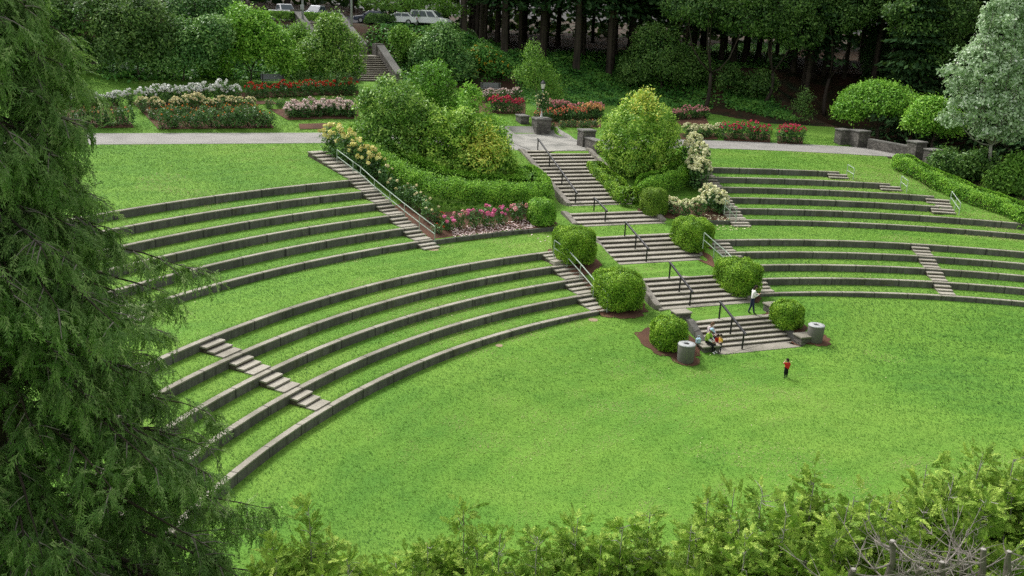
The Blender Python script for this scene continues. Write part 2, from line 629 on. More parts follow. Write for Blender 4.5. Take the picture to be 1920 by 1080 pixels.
# ------------------------------------------------------------------ side steps between the terraces
def aisle(label, rings, af, extra=None):
    """rings: (previous wall radius, wall radius, top)"""
    root = empty('terrace_steps', (*PL(rings[0][1] - .4, float(np.mean(af(rings[0][1])))), 0))
    inv = Matrix.Translation(-root.location)
    for Rp, Rk, zt in rings:
        a0, a1 = [float(q) for q in af(Rk)]
        zb = zl_at(Rk - .5, (a0 + a1) / 2)
        h = zt - zb
        for q, (ra, rb) in enumerate(((Rk - .40, Rk - .02), (Rk - .80, Rk - .405))):
            m = MB()
            m.cur = 1; m.arc(ra + .03, rb, zb - .2, zb + h * (2 - q) / 3 - .075, a0 + .03, a1 - .03)
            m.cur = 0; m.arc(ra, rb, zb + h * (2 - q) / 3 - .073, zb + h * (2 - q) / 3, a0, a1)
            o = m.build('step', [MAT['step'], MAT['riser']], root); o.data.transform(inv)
        if Rp:
            m = MB().arc(Rp + WT + .015, Rk - .81, lambda a: zb - .2, lambda a: zb + .045, a0, a1)
            o = m.build('landing_slab', MAT['step'], root); o.data.transform(inv)
    if extra:
        n, r0, r1, z0, z1 = extra
        for i in range(n):
            ra = r0 + (r1 - r0) * i / n; rb = r0 + (r1 - r0) * (i + 1) / n
            a0, a1 = [float(q) for q in af(ra)]
            z = z0 + (z1 - z0) * (i + 1) / n
            m = MB()
            m.cur = 1; m.arc(ra + .04, rb, z - .5, z - .075, a0 + .03, a1 - .03)
            m.cur = 0; m.arc(ra, rb + .005, z - .073, z, a0, a1)
            o = m.build('step', [MAT['step'], MAT['riser']], root); o.data.transform(inv)
    tag(root, label, 'steps', 'side steps between the terraces')
    return root


lowR = [(LR[k - 1] if k else None, LR[k], LZ[k]) for k in range(5)]
low4 = [(LR[k - 1], LR[k], LZ[k]) for k in range(1, 5)]
upR = [(UR[k - 1] if k else None, UR[k], UZ[k]) for k in range(6)]
aisle('concrete side steps of the lower tier beside two tall box domes', low4, LLa)
aisle('side steps of the lower tier partly hidden by the eastern box domes', low4, RLa)
aisle('long side steps climbing beside yellow climbing roses to the path', upR, ULa, (8, UR[5] + .26, 62.0, UZ[5], 6.66))
aisle('side steps of the upper tier hidden by pale yellow roses, bottom step on the grass', upR, URa)
aisle('concrete side steps cut through the lower terraces beside the big drooping conifer', low4, SWa)
aisle('concrete side steps cut through the lower terraces on the far east side', low4, NEa)
aisle('side steps of the upper tier seen only through the drooping conifer', upR, lambda r: (154.2, 155.7))
for nm, af, rings in (('topmost wall', lambda r: (88.6, 90.2), [(None, UR[5], UZ[5])]), ('fifth wall', lambda r: (84.6, 86.3), [(None, UR[4], UZ[4])]),
                      ('fourth and third walls', lambda r: (81.0, 82.9), [(None, UR[2], UZ[2]), (UR[2], UR[3], UZ[3])])):
    aisle('short steps at the east end of the upper tier beside its %s' % nm, rings, af)


# ------------------------------------------------------------------ central flights
def Wz(t, s, z):
    x, y = W(t, s)
    return (x, y, z)


def sblk(m, t0, t1, s0, s1, z0, z1):
    lo = [Wz(t0, s0, z0), Wz(t0, s1, z0), Wz(t1, s1, z0), Wz(t1, s0, z0)]
    hi = [Wz(t0, s0, z1), Wz(t0, s1, z1), Wz(t1, s1, z1), Wz(t1, s0, z1)]
    return m.hexa(lo, hi)


def flight(label, t0, t1, n, z0, z1, s0, s1, front=.5, back=.35, ped=False, cheeks=True):
    root = empty('stone_stairs', Wz(t0, (s0 + s1) / 2, z0))
    inv = Matrix.Translation(-root.location)
    fs0, fs1 = (s0 if callable(s0) else (lambda t: s0)), (s1 if callable(s1) else (lambda t: s1))
    h = (z1 - z0) / n; td = (t1 - t0) / (n - 1)
    for i in range(n):
        ta = t0 + td * i; tb = ta + td if i < n - 1 else ta + back
        z = z0 + h * (i + 1)
        m = MB()
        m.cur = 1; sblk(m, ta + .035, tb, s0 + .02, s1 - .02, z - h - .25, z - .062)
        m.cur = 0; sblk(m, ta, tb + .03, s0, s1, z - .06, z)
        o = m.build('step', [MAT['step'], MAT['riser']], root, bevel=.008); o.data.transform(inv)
    if front:
        m = MB(); sblk(m, t0 - front, t0 + .03, s0 - .25, s1 + .25, z0 - .2, z0 + .03)
        o = m.build('landing_slab', MAT['conc_top'], root); o.data.transform(inv)
    if cheeks:
        for sa, sb in ((s0 - .40, s0 - .01), (s1 + .01, s1 + .40)):
            m = MB()
            prof = [(t0 - .25, z0 - .3, z0 + .22), (t0 + .1, z0 - .3, z0 + h + .16), (t1 - .05, z1 - .7, z1 + .16), (t1 + .45, z1 - .5, z1 + .16)]
            for (ta, la, ha), (tb, lb, hb) in zip(prof[:-1], prof[1:]):
                lo = [Wz(ta, sa, la), Wz(ta, sb, la), Wz(tb, sb, lb), Wz(tb, sa, lb)]
                hi = [Wz(ta, sa, ha), Wz(ta, sb, ha), Wz(tb, sb, hb), Wz(tb, sa, hb)]
                m.hexa(lo, hi)
            o = m.build('cheek_wall', MAT['conc_face' if ped else 'stonelow'], root); o.data.transform(inv)
            if ped:
                out = 1 if sb > s1 else -1
                for ta, tb, za, zb, w in ((t0 - .95, t0 - .26, z0 - .3, z0 + .58, .95), (t1 + .46, t1 + 1.1, z1 - .5, z1 + .48, .85)):
                    p0, p1 = (sa - .05, sa + w) if out > 0 else (sb - w, sb + .05)
                    m = MB(); sblk(m, ta, tb, p0, p1, za, zb - .09)
                    p = m.build('pedestal', MAT['stone'], root); p.data.transform(inv)
                    m = MB(); sblk(m, ta - .06, tb + .06, p0 - .06, p1 + .06, zb - .088, zb)
                    q = m.build('cap_stone', MAT['conc_top'], p, bevel=.015); q.data.transform(inv)
    tag(root, label, 'stairs', 'central flights of stairs')
    return root


MAT['stonelow'] = concrete('kerb_stone', (.27, .25, .215), (.13, .12, .10), True, .7)
flight('lowest flight of six wide stone steps, people sitting at its foot', 30.75, 32.4, 6, 0.0, .96, -3.75, 1.6, .95, .95, True)
flight('flight of six stone steps above the grass landing with the standing person', 35.25, 37.55, 6, 1.0, 1.96, -4.35, 1.6)
flight('flight of six stone steps between the upper pair of box domes', 41.4, 44.2, 6, 2.0, 2.96, -4.35, 2.15)
flight('short flight of three stone steps between two grass strips', 47.75, 49.1, 3, 2.98, 3.46, -4.1, 2.5)
flight('longest flight of fifteen stone steps climbing to the plaza between large shrubs', 51.9, 61.45, 15, 3.5, 6.03, -2.75, 2.95, .4, .55)


# ------------------------------------------------------------------ handrails
def handrail(label, t0, t1, z0, z1, s, n=3, sb=None):
    """black rail down the middle of a flight: t1/z1 at the top"""
    if sb is None: sb = s
    root = empty('handrail', Wz(t0, sb, z0))
    inv = Matrix.Translation(-root.location)
    P = []
    for i in range(n):
        f = i / (n - 1)
        t = t0 + (t1 - t0) * f; z = z0 + (z1 - z0) * f; si = sb + (s - sb) * f
        P.append((t, si, z))
        m = MB().tube([Wz(t, si, z - .12), Wz(t, si, z + .93)], .05, 8)
        o = m.build('post', MAT['black'], root); o.data.transform(inv)
    a, b = P[0], P[-1]
    ov = .28 / max(abs(b[0] - a[0]), .5)
    m = MB().tube([Wz(a[0] - .22, a[1], a[2] + .86), Wz(a[0] - .02, a[1], a[2] + .94), Wz(b[0], b[1], b[2] + .95), Wz(b[0] + .12, b[1], b[2] + .95)], .07, 8)
    o = m.build('top_bar', MAT['black'], root); o.data.transform(inv)
    tag(root, label, 'handrail', 'black handrails of the central stairs')


handrail('black metal handrail on the lowest flight of stone steps, behind the seated people', 30.25, 32.7, .06, .96, -1.95)
handrail('black metal handrail on the second flight up from the lawn', 35.05, 37.6, 1.03, 1.96, -2.45)
handrail('black metal handrail on the third flight, between the upper box domes', 41.15, 44.3, 2.03, 2.96, -2.1)
handrail('short black metal handrail on the three-step flight', 47.9, 49.8, 3.05, 3.46, -1.8, 2)
handrail('longest black metal handrail, on the fifteen-step flight up to the plaza', 51.95, 62.0, 3.55, 6.0, -1.35, 4, -2.3)


def side_rail(label, pts, hgt=.92, mid=.45):
    root = empty('metal_railing', pts[0])
    inv = Matrix.Translation(-root.location)
    for p in pts:
        o = MB().tube([(p[0], p[1], p[2] - .15), (p[0], p[1], p[2] + hgt)], .028, 6).build('post', MAT['rail'], root); o.data.transform(inv)
    for nm, h in (('top_bar', hgt), ('mid_bar', mid)):
        o = MB().tube([(p[0], p[1], p[2] + h) for p in pts], .03, 6).build(nm, MAT['rail'], root); o.data.transform(inv)
    tag(root, label, 'railing', 'pale metal railings beside the side steps')


def gpts(L):
    out = []
    for r, a in L:
        x, y = PL(r, a); out.append((x, y, g1(x, y) + .02))
    return out


side_rail('pale green two-bar railing in front of the box domes west of the stairs', [at_z(1038, 478, 2.95), at_z(1063, 496, 2.55), at_z(1087, 523, 2.05), at_z(1112, 553, 1.62), at_z(1138, 581, 1.15)])
side_rail('long pale green railing running down through the yellow climbing roses', [at_z(632, 305, 6.25), at_z(662, 328, 5.75), at_z(676, 338, 5.45), at_z(702, 362, 4.95), at_z(731, 386, 4.4), at_z(758, 408, 3.95), at_z(786, 430, 3.55), at_z(815, 452, 3.1)])
side_rail('pale railing behind the box domes east of the stairs', [at_z(1318, 462, 2.95), at_z(1338, 480, 2.5), at_z(1358, 497, 2.1), at_z(1380, 520, 1.65)])
side_rail('short pale railing at the foot of the pale yellow roses', [at_z(1358, 398, 3.75), at_z(1368, 407, 3.45), at_z(1379, 419, 3.0)])
side_rail('thin pale railing beside the steps at the end of the topmost wall', gpts([(55.9, 88.45), (54.6, 88.3)]))
side_rail('thin pale railing beside the steps at the end of the fifth wall', gpts([(54.2, 84.45), (52.9, 84.3)]))
side_rail('thin pale railing beside the steps at the end of the fourth wall', gpts([(52.4, 80.8), (50.9, 80.8), (49.7, 80.8)]))
# ------------------------------------------------------------------ foliage helpers
def nrm(a):
    return a / np.maximum(np.linalg.norm(a, axis=-1, keepdims=True), 1e-9)


def leaf_np(P, A, B, fold=0.0):
    """diamond leaves: centre P, half length A, half width B"""
    n = len(P)
    V = np.empty((n, 4, 3))
    V[:, 0] = P - A; V[:, 1] = P + B - A * .15; V[:, 2] = P + A; V[:, 3] = P - B - A * .15
    if fold:
        N = nrm(np.cross(A, B)) * np.linalg.norm(B, axis=1, keepdims=True) * fold
        V[:, 1] += N; V[:, 3] += N
    return V.reshape(-1, 3), np.arange(n * 4).reshape(-1, 4)


def leaves_on_blobs(blobs, nc, per, rc, size, wid=.45, up=.45, tint=(.15, .85), seed=0, low=-.55, patch=None, inner=.18, jag=.16, floor=0.03):
    """clumps of leaves over a union of ellipsoids (cx,cy,cz,rx,ry,rz). Returns vertices, faces, tints"""
    g = np.random.default_rng(seed)
    Bb = np.array(blobs, float)
    area = (Bb[:, 3] * Bb[:, 4] + Bb[:, 3] * Bb[:, 5] + Bb[:, 4] * Bb[:, 5])
    which = g.choice(len(Bb), size=nc * 3, p=area / area.sum())
    D = nrm(g.normal(size=(nc * 3, 3)))
    keep = D[:, 2] > low
    D = D[keep]; which = which[keep]
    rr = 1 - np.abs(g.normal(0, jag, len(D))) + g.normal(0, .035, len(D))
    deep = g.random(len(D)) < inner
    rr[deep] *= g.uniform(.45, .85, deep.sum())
    Cc = Bb[which, :3] + D * Bb[which, 3:] * rr[:, None]
    ok = Cc[:, 2] > floor
    for i, b in enumerate(Bb):
        q = (((Cc - b[:3]) / b[3:]) ** 2).sum(1) ** .5
        ok &= ~((q < .72) & (which != i) & ~deep)
    Cc = Cc[ok][:nc]; Dn = nrm(D[ok][:nc] / Bb[which[ok][:nc], 3:]); dp = deep[ok][:nc]
    n = len(Cc)
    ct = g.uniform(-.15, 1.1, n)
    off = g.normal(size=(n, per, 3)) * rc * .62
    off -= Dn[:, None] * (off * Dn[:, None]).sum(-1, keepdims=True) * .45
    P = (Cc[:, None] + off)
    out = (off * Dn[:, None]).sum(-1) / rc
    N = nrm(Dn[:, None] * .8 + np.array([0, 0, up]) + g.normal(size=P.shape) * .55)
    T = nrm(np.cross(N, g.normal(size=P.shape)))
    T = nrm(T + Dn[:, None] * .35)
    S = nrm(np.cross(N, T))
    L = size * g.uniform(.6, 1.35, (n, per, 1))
    tn = .40 * ct[:, None] + .26 * g.random((n, per)) + .40 * np.clip(out, -.6, .9) + .16  # tint mixes new-growth paleness with painted clump shading, bright outside, dark inside
    tn = np.where(dp[:, None], tn * .5, tn)  # deep leaves darkened further, shade put into their colour
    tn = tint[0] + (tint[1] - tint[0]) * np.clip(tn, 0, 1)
    if patch is not None:
        tn = patch(P, tn, g)
    P = P.reshape(-1, 3)
    zok = P[:, 2] > floor
    V, Fq = leaf_np(P[zok], (T * L * .5).reshape(-1, 3)[zok], (S * L * wid * .5).reshape(-1, 3)[zok], .25)
    return V, Fq, tn.reshape(-1)[zok]


def join(parts):
    V, Fq, T = [], [], []
    o = 0
    for v, f, t in parts:
        V.append(v); Fq.append(f + o); T.append(t); o += len(v)
    return np.concatenate(V), np.concatenate(Fq), np.concatenate(T)


def px_blobs(L, base, Y0=None, dy=.85):
    """blobs given as (u, v, half width px, half height px[, depth offset m]) turned into world ellipsoids about the base point"""
    out = []
    for b in L:
        Y = (base[1] if Y0 is None else Y0) + (b[4] if len(b) > 4 else 0)
        c = at_y(b[0], b[1], Y)
        k = ppm(c)
        out.append((*(c - base), b[2] / k, b[2] / k * dy, b[3] / k))
    return out


MAT['bark'] = concrete('bark', (.075, .058, .045), (.03, .028, .022), True, .8)
MAT['bark_grey'] = concrete('grey_bark', (.24, .215, .19), (.12, .11, .10), True, .6)
MAT['bark_pale'] = concrete('pale_bark', (.34, .32, .29), (.18, .17, .15), True, .6)
GREEN = lambda a, b, c, d=None: [(0, a), (.45, b), (.8, c), (1.0, d or c)]
MAT['lf_rhodo'] = leaf_mat('rhododendron_leaf', GREEN((.026, .075, .016), (.14, .31, .045), (.42, .62, .12), (.56, .72, .18)), .28, .42, .3)
MAT['lf_bright'] = leaf_mat('bright_leaf', GREEN((.038, .12, .015), (.17, .41, .04), (.40, .70, .09), (.50, .76, .13)), .3, .45, .25)
MAT['lf_var'] = leaf_mat('variegated_leaf', [(0, (.032, .09, .016)), (.32, (.18, .38, .045)), (.6, (.46, .67, .10)), (.84, (.66, .74, .13)), (1, (.84, .79, .13))], .3, .45, .25)
MAT['lf_dark'] = leaf_mat('dark_leaf', GREEN((.014, .044, .012), (.065, .155, .032), (.18, .32, .07)), .22, .45, .25)
MAT['lf_blue'] = leaf_mat('blue_green_leaf', GREEN((.026, .07, .026), (.10, .25, .06), (.30, .50, .14)), .25, .45, .3)
MAT['lf_purple'] = leaf_mat('purplish_leaf', GREEN((.022, .05, .016), (.08, .17, .04), (.22, .35, .09)), .22, .5, .25)
MAT['lf_box'] = leaf_mat('box_leaf', GREEN((.045, .115, .010), (.18, .37, .03), (.36, .58, .05), (.46, .66, .08)), .28, .5, .2)
MAT['lf_boxdk'] = leaf_mat('old_box_leaf', GREEN((.045, .095, .012), (.15, .28, .03), (.30, .44, .06)), .25, .5, .2)
MAT['lf_ivy'] = leaf_mat('ground_ivy_leaf', GREEN((.02, .08, .018), (.085, .26, .045), (.20, .42, .07)), .25, .45, .2)
MAT['lf_hedge'] = leaf_mat('clipped_hedge_leaf', GREEN((.06, .17, .018), (.20, .45, .04), (.36, .64, .07)), .3, .5, .2)
MAT['lf_blade'] = leaf_mat('grass_blade', [(0, (.062, .160, .030)), (.38, (.118, .268, .038)), (.66, (.20, .37, .060)), (.86, (.33, .40, .13)), (1, (.46, .42, .23))], .35, .6, .1)
MAT['lf_silver'] = leaf_mat('silver_leaf', GREEN((.09, .17, .07), (.31, .46, .24), (.62, .76, .54), (.84, .88, .78)), .36, .5, .3)
MAT['lf_maple'] = leaf_mat('maple_leaf', GREEN((0.045, 0.112, 0.018), (0.150, 0.330, 0.045), (0.330, 0.570, 0.090)), .35, .5, .25)
MAT['lf_fir'] = leaf_mat('fir_needles', GREEN((.008, .024, .009), (.028, .07, .024), (.07, .14, .045)), .12, .75, .06)
MAT['lf_rose'] = leaf_mat('rose_leaf', GREEN((0.021, 0.060, 0.018), (0.060, 0.158, 0.038), (0.143, 0.285, 0.068)), .2, .45, .3)
MAT['lf_cedar'] = leaf_mat('cedar_spray', GREEN((.038, .090, .030), (.13, .245, .066), (.30, .44, .145), (.45, .56, .24)), .32, .55, .12)
MAT['lf_thuja'] = leaf_mat('hedge_spray', GREEN((.03, .075, .014), (.20, .35, .05), (.46, .62, .11), (.64, .74, .20)), .3, .55, .15)
FLOW = {'white': (.88, .86, .80), 'cream': (.80, .70, .42), 'yellow': (.86, .74, .30), 'pale': (.86, .80, .50), 'pink': (.78, .36, .38), 'hot': (.82, .20, .42), 'red': (.58, .035, .03),
        'crimson': (.60, .05, .12), 'coral': (.80, .25, .15), 'peach': (.82, .45, .20), 'orange': (.75, .27, .05), 'azalea': (.70, .42, .03), 'blush': (.84, .62, .60)}
for k_, c_ in FLOW.items():
    MAT['fl_' + k_] = leaf_mat('petals_' + k_, [(0, tuple(q * .75 for q in c_)), (.5, tuple(min(.9, q * 1.1) for q in c_)), (1, tuple(min(.92, q * 1.35 + .03) for q in c_))], .2, .6, .2)


def plant_mesh(name, vft, mat):
    me = mesh_np(name, *vft)
    me.materials.append(mat)
    return me


def add_mesh(name, me, parent=None, loc=None, rz=0, sc=1):
    o = bpy.data.objects.new(name, me)
    COL.objects.link(o)
    if loc is not None: o.location = loc
    o.rotation_euler = (0, 0, rz)
    o.scale = (sc, sc, sc) if not hasattr(sc, '__len__') else sc
    if parent is not None: o.parent = parent
    return o


def limb(m, a, b, ra, rb, bend=.12, n=4, seg=6):
    a = np.array(a, float); b = np.array(b, float)
    L = np.linalg.norm(b - a)
    o = np.random.default_rng(int(abs(a.sum() * 977 + b.sum() * 331)) % 99991).normal(size=3) * L * bend
    pts = [a + (b - a) * f + o * math.sin(math.pi * f) for f in np.linspace(0, 1, n + 1)]
    m.tube(pts, list(np.linspace(ra, rb, n + 1)), seg)


def stems(blobs, r0, base=(0, 0, 0), fork=.35):
    """trunk and limbs from a base up into every blob"""
    m = MB()
    top = np.mean([b[:3] for b in blobs], axis=0)
    fk = np.array([top[0] * .4, top[1] * .4, max(top[2] * fork, .15)])
    limb(m, (base[0], base[1], -.25), fk, r0 * 1.25, r0 * .85, .03, 4, 8)
    for b in blobs:
        limb(m, fk, (b[0], b[1], b[2] + b[5] * .3), r0 * .55, r0 * .12, .08)
        for q in range(2):
            d = np.array([math.cos(q * 2.7 + b[0]), math.sin(q * 2.7 + b[0]), .35])
            c = np.array(b[:3])
            limb(m, c, c + d * np.array(b[3:]) * .8, r0 * .2, r0 * .05, .1)
    return m


def shrub(name, label, cat, base, blobs, mat, nc, per, rc, size, trunk=.05, group=None, seed=1, tmat='bark', **kw):
    """a plant whose foliage hangs on stems: top-level Empty > foliage, stem"""
    root = empty(name, base)
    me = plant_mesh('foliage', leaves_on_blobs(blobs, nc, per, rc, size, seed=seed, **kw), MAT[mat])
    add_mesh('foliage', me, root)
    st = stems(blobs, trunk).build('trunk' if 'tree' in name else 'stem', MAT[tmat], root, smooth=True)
    tag(root, label, cat, group)
    return root


# ------------------------------------------------------------------ large shrubs by the stairs
SH = dict(nc=420, per=34, rc=.44, size=.24, low=-.95, jag=.27)
b = G(735, 296)
shrub('rhododendron', 'large rounded dark green shrub with pale tips, westernmost of the clump by the longest flight', 'shrub', b,
      px_blobs([(705, 225, 42, 60), (745, 205, 55, 66), (725, 258, 62, 46), (790, 238, 40, 52), (690, 195, 24, 30), (740, 285, 56, 34, -1)], b), 'lf_rhodo', **{**SH, 'nc': 470}, seed=2)
b = at_y(808, 215, G(735, 296)[1] + 4.5); b[2] = g1(b[0], b[1])
shrub('rhododendron', 'darker bushy shrub rising behind the others of the clump, rounded top', 'shrub', b,
      px_blobs([(808, 150, 44, 38), (785, 190, 44, 42), (835, 188, 30, 40)], b), 'lf_bright', nc=240, per=32, rc=.44, size=.24, jag=.27, seed=3, low=-.9, tint=(.05, .62))
b = G(895, 312)
shrub('rhododendron', 'bright green shrub with a pointed top, behind the yellow leaved front', 'shrub', b,
      px_blobs([(884, 195, 24, 34), (890, 235, 48, 46), (925, 262, 34, 46), (860, 245, 40, 44), (880, 168, 10, 14), (905, 296, 46, 36)], b), 'lf_bright', nc=420, per=32, rc=.38, size=.22, low=-.95, jag=.27, seed=4, tint=(.15, 1.0))


def ypatch(u, v, r, base, amt):
    def f(P, tn, g):
        c = at_y(u, v, base[1] - 1.2) - base
        k = ppm(at_y(u, v, base[1]))
        d = np.linalg.norm((P - c)[..., [0, 2]], axis=-1) * k / r
        m = np.clip(1.25 - d, 0, 1)
        return np.where(g.random(tn.shape) < m * amt, g.uniform(.78, 1.0, tn.shape), tn * .86)
    return f


b = G(862, 330)
shrub('rhododendron', 'broad green shrub whose east end has turned bright yellow, front of the clump', 'shrub', b,
      px_blobs([(800, 268, 48, 46), (850, 270, 56, 56), (905, 280, 50, 44), (880, 238, 40, 36), (820, 232, 40, 34), (830, 305, 50, 34, -.8), (890, 308, 56, 32, -.8), (932, 300, 34, 32, -.4)], b), 'lf_var', nc=640, per=32, rc=.38, size=.23, low=-.95, jag=.27, seed=5, patch=ypatch(912, 276, 42, b, .8))
b = G(1200, 326)
shrub('rhododendron', 'rounded yellow-green shrub with a golden peak, east of the long flight', 'shrub', b,
      px_blobs([(1200, 250, 74, 66), (1165, 270, 44, 46), (1240, 268, 38, 48), (1205, 205, 42, 34), (1212, 182, 20, 18), (1190, 305, 52, 34, -.6), (1235, 300, 38, 36)], b), 'lf_var', nc=640, per=32, rc=.38, size=.23, low=-.95, jag=.27, seed=6, patch=ypatch(1212, 178, 44, b, .65))

# ------------------------------------------------------------------ clipped hedges
def dome(name, label, u, vb, wpx, hpx, mat, seed, sq=.7, ry=1.0, group='clipped box domes beside the stairs', lean=0):
    """clipped plant: a rounded block with flat-sided flanks, covered in small leaves"""
    base = G(u, vb)
    k = ppm(base)
    rx = wpx / k / 2 * .91
    h = hpx / k - .45 * rx * ry
    base = base + np.array([0, rx * ry * .55, 0]); base[2] = g1(base[0], base[1]) - .03
    g = np.random.default_rng(seed)
    n = int(2600 * (rx * 2) * (h + rx))
    f = g.random(n) ** .8; ph = g.random(n) * 2 * np.pi
    e = 2.7 + 1.5 * sq
    f = np.where(g.random(n) < .34, 1 - .30 * g.random(n) ** 1.5, f)
    f0 = .30
    q_ = np.clip((f - f0) / (1 - f0), 0, 1)
    rad = np.where(f > f0, (1 - q_ ** e) ** (1 / e), .93 + .07 * f / f0)
    e2 = 3.0
    sh = 1 / (np.abs(np.cos(ph)) ** e2 + np.abs(np.sin(ph)) ** e2) ** (1 / e2)
    lump = .035 * np.sin(3 * ph + seed) * np.cos(5 * f) + .03 * np.sin(9 * f + 5 * ph + seed * 2) + .025 * np.sin(7 * ph - 6 * f + seed)
    kk = 1 + lump + g.normal(0, .018, n) - .07 * (g.random(n) < .28) + .05 * (g.random(n) < .05)
    P = np.stack([np.cos(ph) * rx * rad * sh * kk, np.sin(ph) * rx * ry * rad * sh * kk, f * h * (1 + (kk - 1) * .7)], 1)
    slope = np.where(f > f0, q_ ** (e - 1) / np.maximum(rad, .12) ** (e - 1) * rx / (h * (1 - f0)), 0)
    N = nrm(np.stack([np.cos(ph), np.sin(ph), slope + .05], 1))
    N = nrm(N + g.normal(size=N.shape) * .45)
    T = nrm(np.cross(N, g.normal(size=N.shape)) + np.array([0, 0, .35])); S = nrm(np.cross(N, T))
    L = .082 * g.uniform(.6, 1.4, (n, 1))
    tn = np.clip(.47 + .2 * g.normal(size=n) + 2.0 * lump + .12 * np.sin(3 * P[:, 0] + seed) * np.sin(4 * P[:, 2]), 0, 1)
    ok = P[:, 2] > 0.01
    V, Fq = leaf_np(P[ok], (T * L * .5)[ok], (S * L * .32)[ok], .2)
    # twiggy heart
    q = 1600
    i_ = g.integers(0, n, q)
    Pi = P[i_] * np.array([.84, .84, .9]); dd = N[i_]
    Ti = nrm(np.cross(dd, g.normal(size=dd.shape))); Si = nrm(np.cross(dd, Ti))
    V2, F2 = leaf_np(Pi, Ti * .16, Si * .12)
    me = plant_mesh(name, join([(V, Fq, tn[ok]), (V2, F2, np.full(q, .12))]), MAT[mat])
    o = add_mesh(name, me, None, base, TH - math.pi / 2)
    tag(o, label, 'hedge', group)
    return o


dome('box_dome', 'clipped box dome beside the lowest flight, half behind the concrete bin and seated people', 1254, 657, 70, 70, 'lf_box', 1)
dome('box_dome', 'clipped box dome between the lowest flight and the concrete bin standing alone', 1476, 621, 62, 60, 'lf_box', 2)
dome('box_dome', 'largest clipped box dome, west of the second flight and below the railing foot', 1159, 585, 96, 86, 'lf_box', 3, .85, 1.1)
dome('box_dome', 'tall clipped box dome behind the pale railing, west of the third flight', 1076, 497, 82, 79, 'lf_box', 4, .85, 1.1)
dome('box_dome', 'clipped box dome right behind the standing person in white', 1385, 559, 82, 80, 'lf_box', 5, .85, 1.2)
dome('box_dome', 'clipped box dome east of the third flight', 1298, 479, 74, 74, 'lf_box', 6, .85, 1.2)
dome('box_dome', 'small vivid green box dome at the end of the long curved hedge', 1014, 423, 54, 58, 'lf_bright', 7, .8, 1.1)
dome('box_dome', 'small olive brown tinged box dome beside the three-step flight', 1225, 411, 52, 58, 'lf_boxdk', 8, .75)


def swept_hedge(name, label, line, width, hgt, mat, seed, tilt=0.0, size=.11, dens=330, group=None):
    """clipped hedge following a ground line: list of world points; width and hgt may be lists"""
    g = np.random.default_rng(seed)
    Lp = np.array(line, float)
    wv = np.array(width if hasattr(width, '__len__') else [width] * len(Lp)); hv = np.array(hgt if hasattr(hgt, '__len__') else [hgt] * len(Lp))
    seg = np.linalg.norm(np.diff(Lp[:, :2], axis=0), axis=1)
    cum = np.concatenate([[0], np.cumsum(seg)])
    n = int(dens * cum[-1] * (wv.mean() + 2 * hv.mean()))
    f = g.random(n) * (cum[-1] + .8) - .4
    fc = np.clip(f, 0, cum[-1])
    ix = [np.interp(fc, cum, Lp[:, i]) for i in range(2)]
    e = .4
    tx = np.interp(fc + e, cum, Lp[:, 0]) - np.interp(fc - e, cum, Lp[:, 0]); ty = np.interp(fc + e, cum, Lp[:, 1]) - np.interp(fc - e, cum, Lp[:, 1])
    tl = np.hypot(tx, ty); tx, ty = tx / tl, ty / tl
    w = np.interp(fc, cum, wv); h = np.interp(fc, cum, hv)
    a = g.random(n) * np.pi
    ce, se = np.cos(a), np.sin(a)
    p = .42
    ca = np.sign(ce) * np.abs(ce) ** p; sa = np.abs(se) ** p
    end = np.clip((np.abs(f - cum[-1] / 2) - cum[-1] / 2 + .45) / .85, 0, 1)
    shr = np.sqrt(1 - end ** 2 * .9)
    lump = 1 + .05 * np.sin(f * 3.1 + seed) * np.cos(a * 4 + f) + g.normal(0, .02, n) - .07 * (g.random(n) < .22)
    off = ca * w / 2 * shr * lump
    X = ix[0] - ty * off + tx * (f - fc); Y = ix[1] + tx * off + ty * (f - fc)
    gl = gz(X, Y); gc = gz(ix[0], ix[1])
    Z = np.where(sa > .3, gc * .5 + gl * .5, gl) + sa * h * shr * lump
    Z = np.maximum(Z, gl + .02)
    P = np.stack([X, Y, Z], 1)
    N = nrm(np.stack([-ty * ca, tx * ca, sa * .8 + .02], 1))
    N = nrm(N + g.normal(size=N.shape) * .5)
    T = nrm(np.cross(N, g.normal(size=N.shape)) + np.array([0, 0, .3])); S = nrm(np.cross(N, T))
    L = size * g.uniform(.6, 1.4, (n, 1))
    tn = np.clip(.42 + .22 * g.normal(size=n) + .12 * np.sin(f * 2.2) * np.sin(a * 3) + 3.0 * (lump - 1), 0, 1)
    o0 = Lp[0].copy(); o0[2] = g1(o0[0], o0[1])
    V, Fq = leaf_np(P - o0, T * L * .5, S * L * .3, .2)
    # heart
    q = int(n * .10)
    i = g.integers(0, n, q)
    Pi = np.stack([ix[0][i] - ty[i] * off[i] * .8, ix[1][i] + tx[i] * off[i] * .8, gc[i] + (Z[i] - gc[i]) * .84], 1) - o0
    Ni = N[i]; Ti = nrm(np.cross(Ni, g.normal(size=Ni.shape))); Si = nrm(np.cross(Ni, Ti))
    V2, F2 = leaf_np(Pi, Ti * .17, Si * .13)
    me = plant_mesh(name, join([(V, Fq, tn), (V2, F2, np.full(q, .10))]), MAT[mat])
    o = add_mesh(name, me, None, o0)
    tag(o, label, 'hedge', group)
    return o


